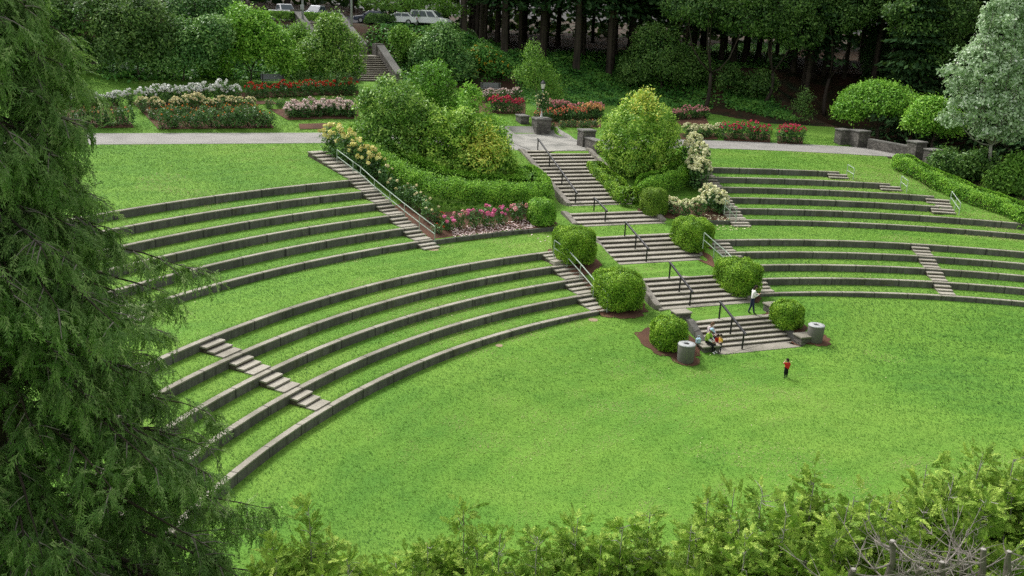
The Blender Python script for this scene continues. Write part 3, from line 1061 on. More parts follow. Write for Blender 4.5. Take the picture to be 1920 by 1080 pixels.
gp = lambda L: [G(u, v) for u, v in L]
swept_hedge('clipped_hedge', 'long clipped hedge curving round the foot of the big shrubs down to the pink roses',
            gp([(648, 258), (684, 284), (730, 318), (776, 350), (828, 370), (885, 376), (945, 378), (998, 376), (994, 352), (976, 330)]),
            [2.4, 3.0, 3.4, 3.8, 4.2, 4.2, 4.0, 3.2, 2.6, 2.0], [1.1, 1.4, 1.6, 1.7, 1.7, 1.65, 1.6, 1.45, 1.3, 1.0], 'lf_hedge', 21, dens=420)
swept_hedge('clipped_hedge', 'low clipped hedge along the east side of the longest flight', gp([(1112, 320), (1130, 342), (1152, 364), (1182, 388)]), [1.4, 1.5, 1.6, 1.7], [.9, 1.1, 1.3, 1.4], 'lf_box', 22)
swept_hedge('clipped_hedge', 'smooth clipped hedge wrapped round the foot of the yellow-green shrub', gp([(1200, 362), (1230, 362), (1262, 352), (1284, 330), (1290, 300)]), 1.9, [1.3, 1.5, 1.6, 1.5, 1.2], 'lf_hedge', 23)
swept_hedge('clipped_hedge', 'long leafy hedge running down beside the grass slope at the east edge', gp([(1684, 316), (1720, 334), (1760, 352), (1800, 370), (1840, 385), (1885, 398), (1935, 420)]), [1.7, 1.8, 1.8, 1.8, 1.8, 1.9, 2.0], [1.35, 1.3, 1.25, 1.2, 1.15, 1.1, 1.0], 'lf_hedge', 24, dens=360)
NG_Q, NG_D = [], []
# ------------------------------------------------------------------ soil beds
def bed(name, corners, dz=.05, mat='soil', n=10):
    """corners: pixel quad (near left, near right, far right, far left)"""
    q = [G(*c) for c in corners]
    NG_Q.append(np.array([p[:2] for p in q]))
    f = np.linspace(0, 1, n)
    return sheet(name, [q[0] + (q[1] - q[0]) * i for i in f], [q[3] + (q[2] - q[3]) * i for i in f], dz, MAT[mat], n)


# ------------------------------------------------------------------ roses
def rose_meshes(color, seed, h=1.15, w=.62, nb=16, leaves=210, bsz=.10):
    g = np.random.default_rng(seed)
    bl = [(0, 0, h * .5, w * .8, w * .8, h * .46), (w * .3, .1, h * .58, w * .5, w * .5, h * .36), (-w * .35, -.08, h * .42, w * .5, w * .5, h * .38), (0, 0, h * .25, w * .7, w * .7, h * .25)]
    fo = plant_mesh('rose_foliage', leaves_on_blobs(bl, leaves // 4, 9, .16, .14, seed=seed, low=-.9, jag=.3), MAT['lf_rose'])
    m = MB()
    for i in range(5):
        a = i * 1.3 + seed
        limb(m, (0, 0, -.05), (math.cos(a) * w * .5, math.sin(a) * w * .5, h * .75), .018, .008, .1, 2, 4)
    st = m.build('tmp', MAT['bark']); me_s = st.data; bpy.data.objects.remove(st)
    blo = None
    if color and nb:
        d = nrm(g.normal(size=(nb, 3))); d[:, 2] = np.abs(d[:, 2]) * .9 + .15
        c = np.array([0, 0, h * .6]) + d * np.array([w * .8, w * .8, h * .42])
        k = 7
        N = nrm(g.normal(size=(nb, k, 3)) + np.array([0, 0, .6]))
        T = nrm(np.cross(N, g.normal(size=N.shape))); S = np.cross(N, T)
        P = c[:, None] + N * bsz * .25
        sz = bsz * g.uniform(.7, 1.25, (nb, 1, 1))
        V, Fq = leaf_np((P).reshape(-1, 3), (T * sz * .5).reshape(-1, 3), (S * sz * .5).reshape(-1, 3), .3)
        blo = plant_mesh('blossoms', (V, Fq, np.clip(g.normal(.5, .22, nb * k), 0, 1)), MAT['fl_' + color])
    return fo, me_s, blo


ROSE_CACHE = {}


def rose(label, group, P, color, sc=1.0, var=0, nb=16, h=1.15, bsz=.10, w=.62):
    key = (color, var, nb, h, bsz, w)
    if key not in ROSE_CACHE:
        ROSE_CACHE[key] = rose_meshes(color, 100 + 7 * var + len(ROSE_CACHE), h, w, nb, 230, bsz)
    fo, st, bl = ROSE_CACHE[key]
    r = empty('rose_bush', P, random.random() * 6.28)
    r.scale = (sc, sc, sc * random.uniform(.88, 1.12))
    add_mesh('foliage', fo, r); add_mesh('stem', st, r)
    if bl: add_mesh('blossoms', bl, r)
    tag(r, label, 'rose bush', group)
    return r


def rose_row(label, group, pa, pb, n, color, sc=1.0, nb=16, h=1.15, jit=.12, bsz=.10, rows=1, gap=.8, w=.62):
    A, B = G(*pa), G(*pb)
    for j in range(rows):
        for i in range(n):
            f = (i + .5 + random.uniform(-.12, .12)) / n
            x = A[0] + (B[0] - A[0]) * f + random.gauss(0, jit) - AX[0] * 0 + AX[0] * gap * j
            y = A[1] + (B[1] - A[1]) * f + random.gauss(0, jit) + AX[1] * gap * j
            rose(label, group, (x, y, g1(x, y)), color, sc * random.uniform(.85, 1.15), random.randrange(3), nb, h, bsz, w)


# western beds
bed('soil', [(296, 243), (514, 241), (474, 192), (248, 192)])
rose_row('dark green rose bush without flowers, front row of the wide bed by the path', 'flowerless front row roses', (300, 240), (512, 238), 15, 'orange', 1.15, 2, 1.3)
rose_row('rose bush with a few rust orange blooms, second row of the wide bed', 'rust orange second row roses', (280, 224), (490, 221), 13, 'orange', 1.0, 4, 1.05)
rose_row('rose bush with peach cream blooms, third row of the wide bed', 'cream third row roses', (262, 210), (474, 205), 13, 'cream', 1.0, 26, 1.15, bsz=.16)
rose_row('rose bush with white blooms, back row of the wide bed', 'white back row roses', (240, 197), (452, 190), 14, 'white', 1.1, 26, 1.35, bsz=.17)
bed('soil', [(60, 243), (252, 240), (215, 194), (40, 194)])
rose_row('rose bush with sparse apricot blooms in the bed partly hidden by the conifer', 'apricot roses beside the conifer', (90, 238), (245, 236), 10, 'peach', 1.15, 3, 1.3)
rose_row('rose bush with blush white blooms in the bed partly hidden by the conifer', 'blush white roses beside the conifer', (75, 203), (222, 198), 12, 'white', 1.0, 28, 1.15, bsz=.17)
bed('soil', [(455, 186), (672, 180), (672, 171), (440, 175)])
rose_row('rose bush with scarlet blooms in the far row before the bench', 'scarlet far row roses', (462, 186), (668, 178), 13, 'red', 1.05, 16, 1.3, bsz=.15)
bed('soil', [(540, 226), (672, 224), (672, 205), (505, 206)])
rose_row('rose bush with shell pink blooms in the small western bed', 'shell pink roses', (538, 222), (668, 219), 10, 'blush', 1.0, 30, 1.2, bsz=.17, rows=2)
rose_row('low rose bush with scattered cream blooms between the red and pink rows', 'sparse cream roses', (500, 204), (668, 198), 9, 'cream', .8, 5, 1.0, bsz=.13)
bed('soil', [(562, 243), (640, 242), (640, 232), (560, 233)])
bed('soil', [(480, 196), (520, 196), (512, 190), (480, 190)])
# middle beds behind the plaza
bed('soil', [(890, 214), (985, 214), (985, 180), (880, 180)])
rose_row('rose bush with white and pink blooms below the second bench', 'white pink roses below the bench', (892, 192), (972, 190), 7, 'blush', 1.0, 18, 1.3, bsz=.15)
rose_row('rose bush with crimson blooms left of the lamp post', 'crimson roses near the lamp', (912, 210), (978, 212), 6, 'crimson', 1.05, 22, 1.35, bsz=.17)
bed('soil', [(1000, 241), (1128, 240), (1128, 216), (1000, 216)])
rose_row('rose bush with coral blooms behind the plaza wall', 'coral roses behind the plaza', (1002, 228), (1098, 226), 9, 'coral', 1.0, 16, 1.25, bsz=.14)
rose_row('rose bush with golden peach blooms against the yellow-green shrub', 'peach roses behind the plaza', (1092, 224), (1132, 222), 4, 'peach', 1.1, 34, 1.3, bsz=.15)
rose_row('low rose bush with scattered cream blooms at the plaza edge', 'low roses at the plaza edge', (1000, 240), (1124, 238), 9, 'peach', .75, 6, .9)
rose_row('tall rose bush with pink blooms in the row behind the coral ones', 'tall pink roses behind the plaza', (1008, 222), (1128, 219), 10, 'pink', 1.1, 24, 1.4, bsz=.16)
rose_row('rose bush with raspberry blooms near the small pale tree', 'raspberry roses near the small tree', (1010, 208), (1070, 213), 5, 'crimson', .9, 8, 1.2, bsz=.14)
# eastern beds
bed('soil', [(1258, 236), (1330, 234), (1320, 216), (1252, 218)])
rose_row('rose bush with salmon pink blooms in the far eastern row', 'salmon roses', (1254, 226), (1326, 222), 7, 'pink', 1.0, 22, 1.25, bsz=.15)
bed('soil', [(1278, 262), (1346, 262), (1340, 250), (1272, 250)])
rose_row('rose bush with lemon yellow blooms beside the eastern path', 'lemon roses', (1280, 258), (1346, 257), 7, 'pale', 1.0, 30, 1.25, bsz=.15)
bed('soil', [(1358, 264), (1444, 268), (1444, 252), (1350, 250)])
rose_row('rose bush with rose red blooms in the middle eastern bed', 'rose red roses', (1356, 260), (1444, 264), 8, 'crimson', 1.1, 18, 1.4, bsz=.14)
bed('soil', [(1458, 270), (1505, 271), (1505, 258), (1456, 256)])
rose_row('rose bush with rose red blooms in the easternmost bed', 'easternmost roses', (1460, 267), (1502, 269), 4, 'crimson', 1.15, 18, 1.4, bsz=.14)

# climbing yellow roses and low roses by the side steps
bed('soil', [(815, 455), (1030, 425), (990, 388), (796, 400)], .03)
bed('soil', [(735, 388), (812, 452), (836, 424), (770, 376)], .03)
bed('soil', [(1236, 416), (1382, 416), (1350, 372), (1250, 376)], .03)
bed('soil', [(1060, 500), (1146, 590), (1120, 545), (1082, 500)], .03)
bed('soil', [(1290, 483), (1345, 505), (1335, 482), (1300, 470)], .03)
rnd_ring = lambda c, a, b, n=40: [(c[0] + a * math.cos(q), c[1] + b * math.sin(q)) for q in np.linspace(0, 2 * math.pi, n)]


def disc(c, a, dz=.03, mat='soil'):
    NG_D.append((c[0], c[1], a * .95))
    n = 30
    q = np.linspace(0, 2 * np.pi, n)
    g = np.random.default_rng(int(abs(c[0]) * 10))
    rr = a * (1 + .06 * g.normal(size=n)); rr[-1] = rr[0]
    sheet('soil', [(c[0], c[1])] * n, [(c[0] + rr[i] * math.cos(q[i]), c[1] + rr[i] * math.sin(q[i])) for i in range(n)], dz, MAT[mat], 3)


for u, v, a in ((1256, 648, 1.75), (1287, 680, .75), (1532, 642, .85), (1500, 642, .7), (1476, 618, 1.25), (1159, 580, 1.75), (1076, 492, 1.7), (1385, 556, 1.5), (1298, 476, 1.5), (1014, 420, 1.1), (1226, 408, 1.2)):
    p = G(u, v); disc(p + np.array([0, .35, 0]), a)

for i, (u, v, s_) in enumerate(((622, 288, 1.2), (640, 300, 1.25), (655, 308, 1.2), (672, 318, 1.1), (690, 328, 1.1), (706, 338, 1.0))):
    rose('climbing rose covered in buttery yellow blooms at the top of the long railing', 'yellow climbing roses by the long railing', G(u, v), 'yellow', s_ * 1.25, i % 3, 13, 1.35, .20, .75)
for i, (u, v) in enumerate(((722, 352), (740, 366), (758, 380), (772, 390), (790, 402), (806, 416))):
    rose('dusky rose shrub with few pale blooms between the long railing and the hedge', 'dusky shrubs along the long railing', G(u, v), 'cream', 1.15, i % 3, 4, 1.25, .15)
for i, (u, v, s_) in enumerate(((862, 428, .9), (890, 426, 1.1), (915, 424, 1.15), (940, 420, 1.0), (972, 414, 1.15), (838, 432, .9))):
    rose('rose bush with large hot pink blooms in the petal strewn bed', 'hot pink roses in the petal strewn bed', G(u, v), 'pink' if i in (0, 4) else 'hot', s_, i % 3, 6, 1.15, .25)
for i, (u, v) in enumerate(((820, 438), (836, 424), (822, 418), (1000, 408))):
    rose('low rose bush with a few small red blooms beside the foot of the long railing', 'low red roses by the railing foot', G(u, v), 'red', .8, i % 3, 6, .9, .13)
for i, (u, v, s_) in enumerate(((1296, 322, 1.5), (1306, 338, 1.6), (1300, 352, 1.5), (1312, 356, 1.5))):
    rose('tall climbing rose thick with pale yellow blooms at the end of the upper walls', 'pale yellow climbing roses', G(u, v), 'pale', s_, i % 3, 40, 1.7, .19, .62)
for i, (u, v, s_) in enumerate(((1262, 402, 1.0), (1284, 408, 1.05), (1308, 404, 1.1), (1330, 398, 1.3), (1344, 392, 1.35), (1326, 384, 1.3), (1350, 400, 1.1), (1252, 396, .8))):
    rose('bushy rose with pale yellow blooms on the mulch bed by the short railing', 'pale yellow roses on the mulch bed', G(u, v), 'pale', s_, i % 3, 26, 1.2, .19)


def petals(name, label, quad, n, color, seed):
    g = np.random.default_rng(seed)
    q = [G(*c) for c in quad]
    a, b_ = g.random((n, 1)), g.random((n, 1)) ** 1.4
    P = (q[0] + (q[1] - q[0]) * a) * (1 - b_) + (q[3] + (q[2] - q[3]) * a) * b_
    P[:, 2] = gz(P[:, 0], P[:, 1]) + .05
    N = nrm(g.normal(size=(n, 3)) * .3 + np.array([0, 0, 1])); T = nrm(np.cross(N, g.normal(size=N.shape))); S = np.cross(N, T)
    L = g.uniform(.03, .075, (n, 1))
    me = plant_mesh(name, (*leaf_np(P, T * L, S * L), np.clip(g.normal(.5, .3, n), 0, 1)), MAT['fl_' + color])
    o = add_mesh(name, me); tag(o, label, 'petals', None, 'stuff')


petals('petals', 'fallen pink petals', [(850, 445), (1005, 427), (985, 412), (845, 428)], 900, 'blush', 5)
petals('petals', 'fallen yellow petals', [(1262, 416), (1372, 416), (1358, 404), (1262, 404)], 260, 'pale', 6)
petals('petals', 'fallen petals on the grass', [(1345, 432), (1420, 432), (1405, 420), (1320, 420)], 60, 'cream', 7)
petals('petals', 'fallen petals on the grass', [(1020, 462), (1040, 445), (1000, 432), (990, 440)], 18, 'blush', 8)

# ------------------------------------------------------------------ shrubs and small trees at the back of the garden
BK = dict(rc=.55, size=.30, jag=.27)
def back(name, label, u, v, L, mat, nc, seed, per=26, cat='shrub', trunk=.08, dy=.8, dpush=0, group=None, **kw):
    b = G(u, v)
    if dpush: b = at_y(u, v, b[1] + dpush); b[2] = g1(b[0], b[1])
    return shrub(name, label, cat, b, px_blobs(L, b, None, dy), mat, nc, per, seed=seed, trunk=trunk, group=group, **{**BK, **kw})


back('shrub', 'dark purplish rhododendron mass behind the western rose beds', 262, 150, [(235, 90, 55, 60), (290, 70, 50, 60), (215, 50, 40, 45), (260, 25, 50, 40)], 'lf_purple', 520, 31)
back('evergreen_tree', 'dark evergreen tree behind the drooping conifer at the west end', 130, 146, [(110, 60, 60, 50), (160, 40, 50, 46), (90, 20, 60, 50), (150, 95, 46, 40), (200, 15, 40, 40), (120, 120, 50, 30), (40, 60, 60, 70), (30, 110, 50, 40)], 'lf_dark', 900, 30, cat='tree', dpush=3)
back('shrub', 'blue-green rhododendron mass behind the white roses', 340, 152, [(310, 110, 45, 42), (360, 100, 52, 50), (400, 70, 40, 42), (340, 70, 40, 36)], 'lf_blue', 520, 32)
back('shrub', 'vivid green rhododendron below the parked white pickup', 468, 154, [(440, 90, 40, 52), (485, 80, 48, 60), (455, 48, 40, 38), (520, 100, 36, 44), (405, 125, 30, 28), (545, 125, 26, 28)], 'lf_bright', 700, 33)
back('shrub', 'yellow-green shrub on the bank below the pickups', 565, 150, [(560, 85, 28, 40), (545, 115, 26, 30), (580, 120, 24, 30)], 'lf_maple', 300, 34, dpush=3)
back('magnolia_tree', 'broad leaved small tree with a visible trunk in front of the upper stairs', 632, 164, [(622, 60, 30, 38), (600, 95, 40, 34), (650, 92, 32, 36), (625, 120, 46, 30), (660, 128, 22, 22)], 'lf_rhodo', 560, 35, cat='tree', trunk=.16, size=.26)
back('shrub', 'tall mid green tree-like shrub behind the rhododendrons', 372, 140, [(350, 20, 52, 42), (410, 15, 46, 40), (385, 52, 44, 34)], 'lf_blue', 420, 36, dpush=7, tint=(.1, .75))
back('shrub', 'small pinkish rose shrub at the foot of the magnolia', 560, 166, [(560, 148, 22, 16), (600, 158, 18, 12), (640, 150, 20, 14)], 'lf_purple', 120, 37, size=.15)
back('shrub', 'yellow-green shrub on the bank right of the upper stairs', 772, 122, [(770, 92, 26, 28), (752, 70, 20, 20), (790, 104, 20, 20)], 'lf_maple', 260, 38)
back('shrub', 'large dark green shrub on the bank below the parked vans', 832, 150, [(830, 85, 40, 42), (855, 118, 34, 32), (800, 110, 34, 34), (868, 140, 24, 20)], 'lf_blue', 520, 39)
sh = back('azalea', 'azalea dotted with golden yellow flowers behind the second bench', 918, 158, [(905, 112, 30, 26), (935, 128, 24, 24), (890, 138, 24, 20)], 'lf_ivy', 260, 40, dpush=1.5)
bb = Vector(sh.location)
fb = px_blobs([(905, 110, 31, 26), (938, 126, 24, 22), (893, 138, 22, 18)], np.array(bb))
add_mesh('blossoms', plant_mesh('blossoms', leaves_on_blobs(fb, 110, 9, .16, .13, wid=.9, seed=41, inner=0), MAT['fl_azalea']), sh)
back('young_tree', 'young pale green tree with a pointed loose crown behind the lamp post', 1008, 206, [(1000, 102, 17, 20), (1005, 130, 32, 20), (1018, 155, 36, 22), (1035, 178, 24, 20), (985, 140, 22, 18), (1000, 86, 8, 10)], 'lf_maple', 330, 42, per=20, cat='tree', trunk=.07, size=.2, tmat='bark_grey')
back('shrub', 'big dark green rounded shrub on the wooded bank', 1240, 182, [(1240, 108, 62, 60), (1200, 130, 44, 44), (1290, 130, 44, 44), (1225, 75, 40, 32)], 'lf_dark', 720, 43, dpush=2, tint=(.2, 1))
back('shrub', 'dark bush at the edge of the ivy covered bank', 1425, 184, [(1425, 158, 32, 28), (1400, 172, 24, 16), (1370, 150, 24, 26)], 'lf_dark', 300, 44)
back('sapling', 'thin upright sapling standing alone on the brown bank', 1508, 232, [(1508, 182, 14, 15), (1502, 202, 16, 14), (1514, 215, 12, 14)], 'lf_dark', 90, 45, per=16, cat='tree', trunk=.05, size=.19, tint=(.3, 1))
back('umbrella_tree', 'broad dome crowned tree shading the stone pillars', 1645, 262, [(1645, 195, 72, 40), (1600, 212, 40, 30), (1700, 208, 40, 32), (1645, 178, 46, 24)], 'lf_bright', 900, 46, per=30, cat='tree', trunk=.16, size=.26, dy=.9, low=-.25, tint=(.05, .78))
back('umbrella_tree', 'smaller bright dome crowned tree beside the silver tree', 1745, 290, [(1740, 228, 46, 38), (1770, 235, 34, 36), (1745, 205, 30, 22)], 'lf_bright', 520, 47, per=30, cat='tree', trunk=.13, size=.24, dy=.9, low=-.3)
back('shrub', 'yellow-green shrub right of the silver tree trunk', 1895, 385, [(1890, 345, 40, 34), (1920, 320, 36, 30), (1860, 372, 26, 16)], 'lf_maple', 420, 49, dpush=3, tint=(.0, .75))
back('shrub', 'low dark shrub behind the east hedge', 1800, 330, [(1800, 318, 36, 24), (1770, 300, 24, 20)], 'lf_dark', 260, 50, dpush=5)
back('shrub', 'dark leafy shrub filling the gap between the east hedge and the silver tree', 1812, 336, [(1800, 318, 34, 22), (1835, 312, 34, 28), (1770, 305, 26, 20), (1850, 335, 22, 14)], 'lf_dark', 420, 52)
back('conifer_bush', 'columnar dark green conifer before the clearing', 1645, 160, [(1643, 70, 20, 26), (1642, 105, 26, 32), (1645, 138, 28, 24)], 'lf_fir', 320, 51, cat='tree', trunk=.1, tint=(.3, 1))

b = G(1853, 343)
sil = px_blobs([(1890, 60, 62, 56), (1850, 120, 66, 52), (1925, 130, 70, 60), (1838, 190, 62, 42), (1905, 215, 74, 44), (1862, 30, 22, 44), (1950, 60, 50, 60), (1795, 165, 30, 24), (1868, 246, 52, 22), (1790, 222, 32, 20), (1905, 5, 40, 36), (1960, 200, 50, 50), (1772, 132, 18, 12)], b)
shrub('silver_tree', 'tall silvery leaved tree with a slim pale trunk near the east hedge', 'tree', b, sil, 'lf_silver', 1150, 20, .36, .27, .14, seed=48, tmat='bark_pale', low=-.85, jag=.32, wid=.6, tint=(.22, 1.0))


# ivy on the wooded bank
def cover(label, quad, n, mat, size, seed, name='ground_cover', hgt=.25):
    g = np.random.default_rng(seed)
    q = [G(*c) for c in quad]
    a, b_ = g.random((n, 1)), g.random((n, 1))
    P = (q[0] + (q[1] - q[0]) * a) * (1 - b_) + (q[3] + (q[2] - q[3]) * a) * b_
    P[:, :2] += g.normal(0, .5, (n, 2))
    P[:, 2] = gz(P[:, 0], P[:, 1]) + g.random(n) * hgt * (1 + .8 * np.sin(P[:, 0] * 1.7) * np.cos(P[:, 1] * 1.3))
    N = nrm(g.normal(size=(n, 3)) * .6 + np.array([0, -.3, 1])); T = nrm(np.cross(N, g.normal(size=N.shape))); S = np.cross(N, T)
    L = size * g.uniform(.6, 1.4, (n, 1)) * .5
    tn = np.clip(g.normal(.45, .2, n) + .2 * np.sin(P[:, 0] * .8) * np.sin(P[:, 1] * .9), 0, 1)
    o = add_mesh(name, plant_mesh(name, (*leaf_np(P, T * L, S * L * .7, .2), tn), MAT[mat]))
    tag(o, label, 'ground cover', None, 'stuff')


cover('ivy covering the wooded bank', [(1000, 196), (1240, 196), (1200, 118), (960, 105)], 26000, 'lf_ivy', .3, 61)
cover('ivy on the bank below the dark rounded shrub', [(1180, 198), (1330, 205), (1330, 110), (1160, 110)], 16000, 'lf_ivy', .3, 66)
cover('ivy covering the bank below the sapling', [(1370, 200), (1500, 228), (1430, 178), (1365, 172)], 7000, 'lf_ivy', .28, 62)
cover('ivy on the bank below the car park', [(730, 150), (960, 150), (930, 75), (690, 75)], 16000, 'lf_ivy', .3, 63)
cover('undergrowth on the western bank', [(200, 150), (640, 150), (640, 60), (200, 60)], 26000, 'lf_ivy', .34, 64, 'undergrowth', .5)
cover('ferns on the forest floor', [(860, 110), (1480, 130), (1480, 80), (860, 66)], 22000, 'lf_ivy', .32, 65, 'undergrowth', .4)


# ------------------------------------------------------------------ forest
def fir_crown(seed, h0, h1, R, n):
    g = np.random.default_rng(seed)
    V, Fq, T = [], [], []
    f = g.random(n) ** .8
    z = h0 + (h1 - h0) * f
    rm = R * (1 - f) ** .7 * (.75 + .25 * np.sin(z * 2.1 + seed))
    a = g.random(n) * 2 * np.pi
    rr = rm * g.random(n) ** .55
    whirl = np.round(z / .9) * .9
    z = z * .35 + whirl * .65 - rr * .28
    P = np.stack([rr * np.cos(a), rr * np.sin(a), z], 1)
    D = nrm(np.stack([np.cos(a), np.sin(a), -.35 + 0 * a], 1) + g.normal(size=(n, 3)) * .35)
    N = nrm(np.array([0, 0, 1]) + g.normal(size=(n, 3)) * .45); S = nrm(np.cross(D, N))
    L = g.uniform(.5, 1.1, (n, 1)) * .5
    V, Fq = leaf_np(P, D * L, S * L * .42, .15)
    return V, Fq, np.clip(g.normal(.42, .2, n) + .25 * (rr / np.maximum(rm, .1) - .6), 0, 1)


FIR = [plant_mesh('fir_crown', fir_crown(70 + i, h0, 34, 5.8, 13500), MAT['lf_fir']) for i, h0 in enumerate((8.5, 6.0, 4.2))]
TRK = []
for i in range(3):
    m = MB(); rs = .42
    pts = [(.12 * math.sin(z * .3 + i), .1 * math.cos(z * .27 + i), z) for z in (-.6, 0, .5, 2, 6, 12, 20, 32)]
    m.tube(pts, [.62, .52, .44, .40, .36, .28, .18, .05], 10)
    g = np.random.default_rng(i + 5)
    for q in range(14):
        a = g.random() * 6.28; z = g.uniform(3.0, 9)
        m.tube([(0, 0, z), (math.cos(a) * .9, math.sin(a) * .9, z + .05), (math.cos(a) * g.uniform(1.2, 2.4), math.sin(a) * 1.8, z - .3)], [.04, .028, .01], 4)
    o = m.build('tmp', MAT['bark'], smooth=True); TRK.append(o.data); bpy.data.objects.remove(o)


def fir(P, i, sc, label, group, rz, tr=1.0):
    root = empty('fir_tree', P, rz)
    root.scale = (sc, sc, sc)
    t = add_mesh('trunk', TRK[i % 3], root, sc=(tr, tr, 1)); add_mesh('crown', FIR[i % 3], root)
    tag(root, label, 'tree', group)
    return root


TL = 'tall dark fir with a bare lower trunk standing in the shaded wood'
tr_px = [(897, 70, 1.0), (948, 68, 1.25), (985, 76, .8), (1078, 134, 1.1), (1145, 133, .95), (1018, 70, .7), (1215, 92, .8), (1265, 96, .8), (1350, 118, .9), (1395, 120, .75), (1486, 134, .95), (1506, 160, .6), (1545, 140, .7), (1556, 138, .6), (1582, 146, .6), (1440, 110, .8), (920, 60, .7), (1320, 100, .9), (1110, 80, .7), (1180, 88, .8)]
for i, (u, v, s_) in enumerate(tr_px):
    P = G(u, v)
    fir(P, [0, 0, 0, 0, 0, 0, 1, 1, 2, 2, 1, 0, 0, 0, 0, 2, 0, 2, 1, 1][i], random.uniform(.9, 1.1), TL, 'dark firs of the shaded wood', i * 1.7, s_)
gf = np.random.default_rng(33)
placed = []
for i in range(400):
    u = gf.uniform(640, 1900); Y = gf.uniform(112, 150)
    x = at_y(u, 60, Y)[0]
    if any((x - a) ** 2 + (Y - b_) ** 2 < 24 for a, b_ in placed): continue
    if 1540 < u < 1640 and Y < 135: continue
    if u < 860 and Y < 134: continue
    placed.append((x, Y))
    if len(placed) > 56: break
for i, (x, Y) in enumerate(placed):
    fir((x, Y, g1(x, Y)), int(gf.integers(0, 2)), gf.uniform(.9, 1.15), TL, 'dark firs of the shaded wood', gf.random() * 6, gf.uniform(.7, 1.1))
# west side and east side, nearer
for i, (u, Y) in enumerate(((-80, 100), (30, 106), (110, 112), (190, 118), (270, 124), (350, 130), (450, 134), (540, 136), (0, 120))):
    x = at_y(u, 60, Y)[0]
    fir((x, Y, g1(x, Y)), 2, random.uniform(.9, 1.1), 'dark conifer behind the western shrubs', 'dark conifers behind the western shrubs', i * 2.1)
for i, (u, Y) in enumerate(((1720, 101), (1770, 108), (1835, 104), (1690, 116), (1900, 98), (1960, 92), (2030, 88))):
    x = at_y(u, 60, Y)[0]
    fir((x, Y, g1(x, Y) - 2.5), 2, random.uniform(.8, .95), 'dark green conifer with low drooping boughs behind the dome crowned trees', 'conifers behind the dome crowned trees', i * 1.3)
# broad leaved boughs reaching in over the car park
b = at_y(778, 60, 113); b[2] = g1(b[0], b[1])
shrub('maple_tree', 'light green tree spreading level boughs over the parked vans', 'tree', b, px_blobs([(750, 12, 55, 12), (800, 2, 50, 22), (735, -10, 40, 14), (790, 26, 40, 10), (850, 20, 34, 12), (700, 6, 26, 7)], b), 'lf_maple', 420, 22, .4, .26, .14, seed=81, tint=(.0, .6))
for i, (u, v, Yp, L) in enumerate(((1340, 40, 106, [(1340, 20, 70, 34), (1400, 30, 60, 36), (1290, 14, 50, 26), (1370, -20, 80, 40)]), (1450, 60, 108, [(1450, 40, 56, 36), (1500, 60, 44, 34), (1470, 4, 60, 40)]), (1570, 40, 110, [(1570, 36, 46, 32), (1610, 10, 50, 40), (1540, 0, 40, 40)]), (1730, 60, 101, [(1720, 50, 50, 24), (1760, 90, 46, 22), (1735, 120, 50, 22), (1700, 20, 40, 26), (1790, 30, 44, 40)]))):
    b = at_y(u, v, Yp); b[2] = g1(b[0], b[1])
    lab = ['dark green broad leaved tree hanging over the left part of the wood edge', 'dark tree whose leaves hang between the thin trunks', 'dark leafy tree hanging above the sunlit brown clearing', 'dark feathery tree with tiered boughs behind the dome crowned trees'][i]
    shrub('forest_tree', lab, 'tree', b, px_blobs(L, b), 'lf_dark', 520, 22, .55, .34, .2, seed=90 + i, tint=(.1, .95), low=-.9)
# the wood closing the view behind
g = np.random.default_rng(77)
n = 60000
a = g.uniform(25, 150, n); rr = g.uniform(150, 172, n)
X = CX + rr * np.cos(np.radians(a)); Y = CY + rr * np.sin(np.radians(a))
Z = gz(X, Y) + g.uniform(-.5, 46, n) ** 1.0
N = nrm(g.normal(size=(n, 3)) + np.array([0, -.5, .6])); T = nrm(np.cross(N, g.normal(size=N.shape))); S = np.cross(N, T)
L = g.uniform(.5, 1.1, (n, 1))
o = add_mesh('woods', plant_mesh('woods', (*leaf_np(np.stack([X, Y, Z], 1), T * L, S * L * .6, .2), np.clip(g.normal(.3, .2, n), 0, 1)), MAT['lf_fir']))
tag(o, 'dark mass of the wood closing the view behind the trunks', 'wood', None, 'stuff')
# ------------------------------------------------------------------ near conifers
def spray_template(n=7, L=1.0, spread=.42, seed=0, droop=.25):
    """flat feathery spray along +x in unit size: list of blades (start, end, width)"""
    g = np.random.default_rng(seed)
    B = []
    ax = lambda f: np.array([f, 0, -droop * f * f])
    for i in range(3):
        B.append((ax(i / 3), ax((i + 1) / 3), .022))
    for i in range(n):
        f = .12 + .8 * i / n
        l = spread * (1 - .65 * f) * g.uniform(.7, 1.25)
        for sgn in (-1, 1):
            p = ax(f)
            q = p + np.array([l * .75, sgn * l * .62, -droop * .5 * l + g.normal() * .05])
            B.append((p, q, .026))
            r = (p + q) / 2
            for k2 in (-1, 1):
                B.append((r, r + np.array([l * .42, sgn * l * .12 + k2 * l * .25, -.05]), .020))
    return np.array([[b[0], b[1]] for b in B]), np.array([b[2] for b in B])


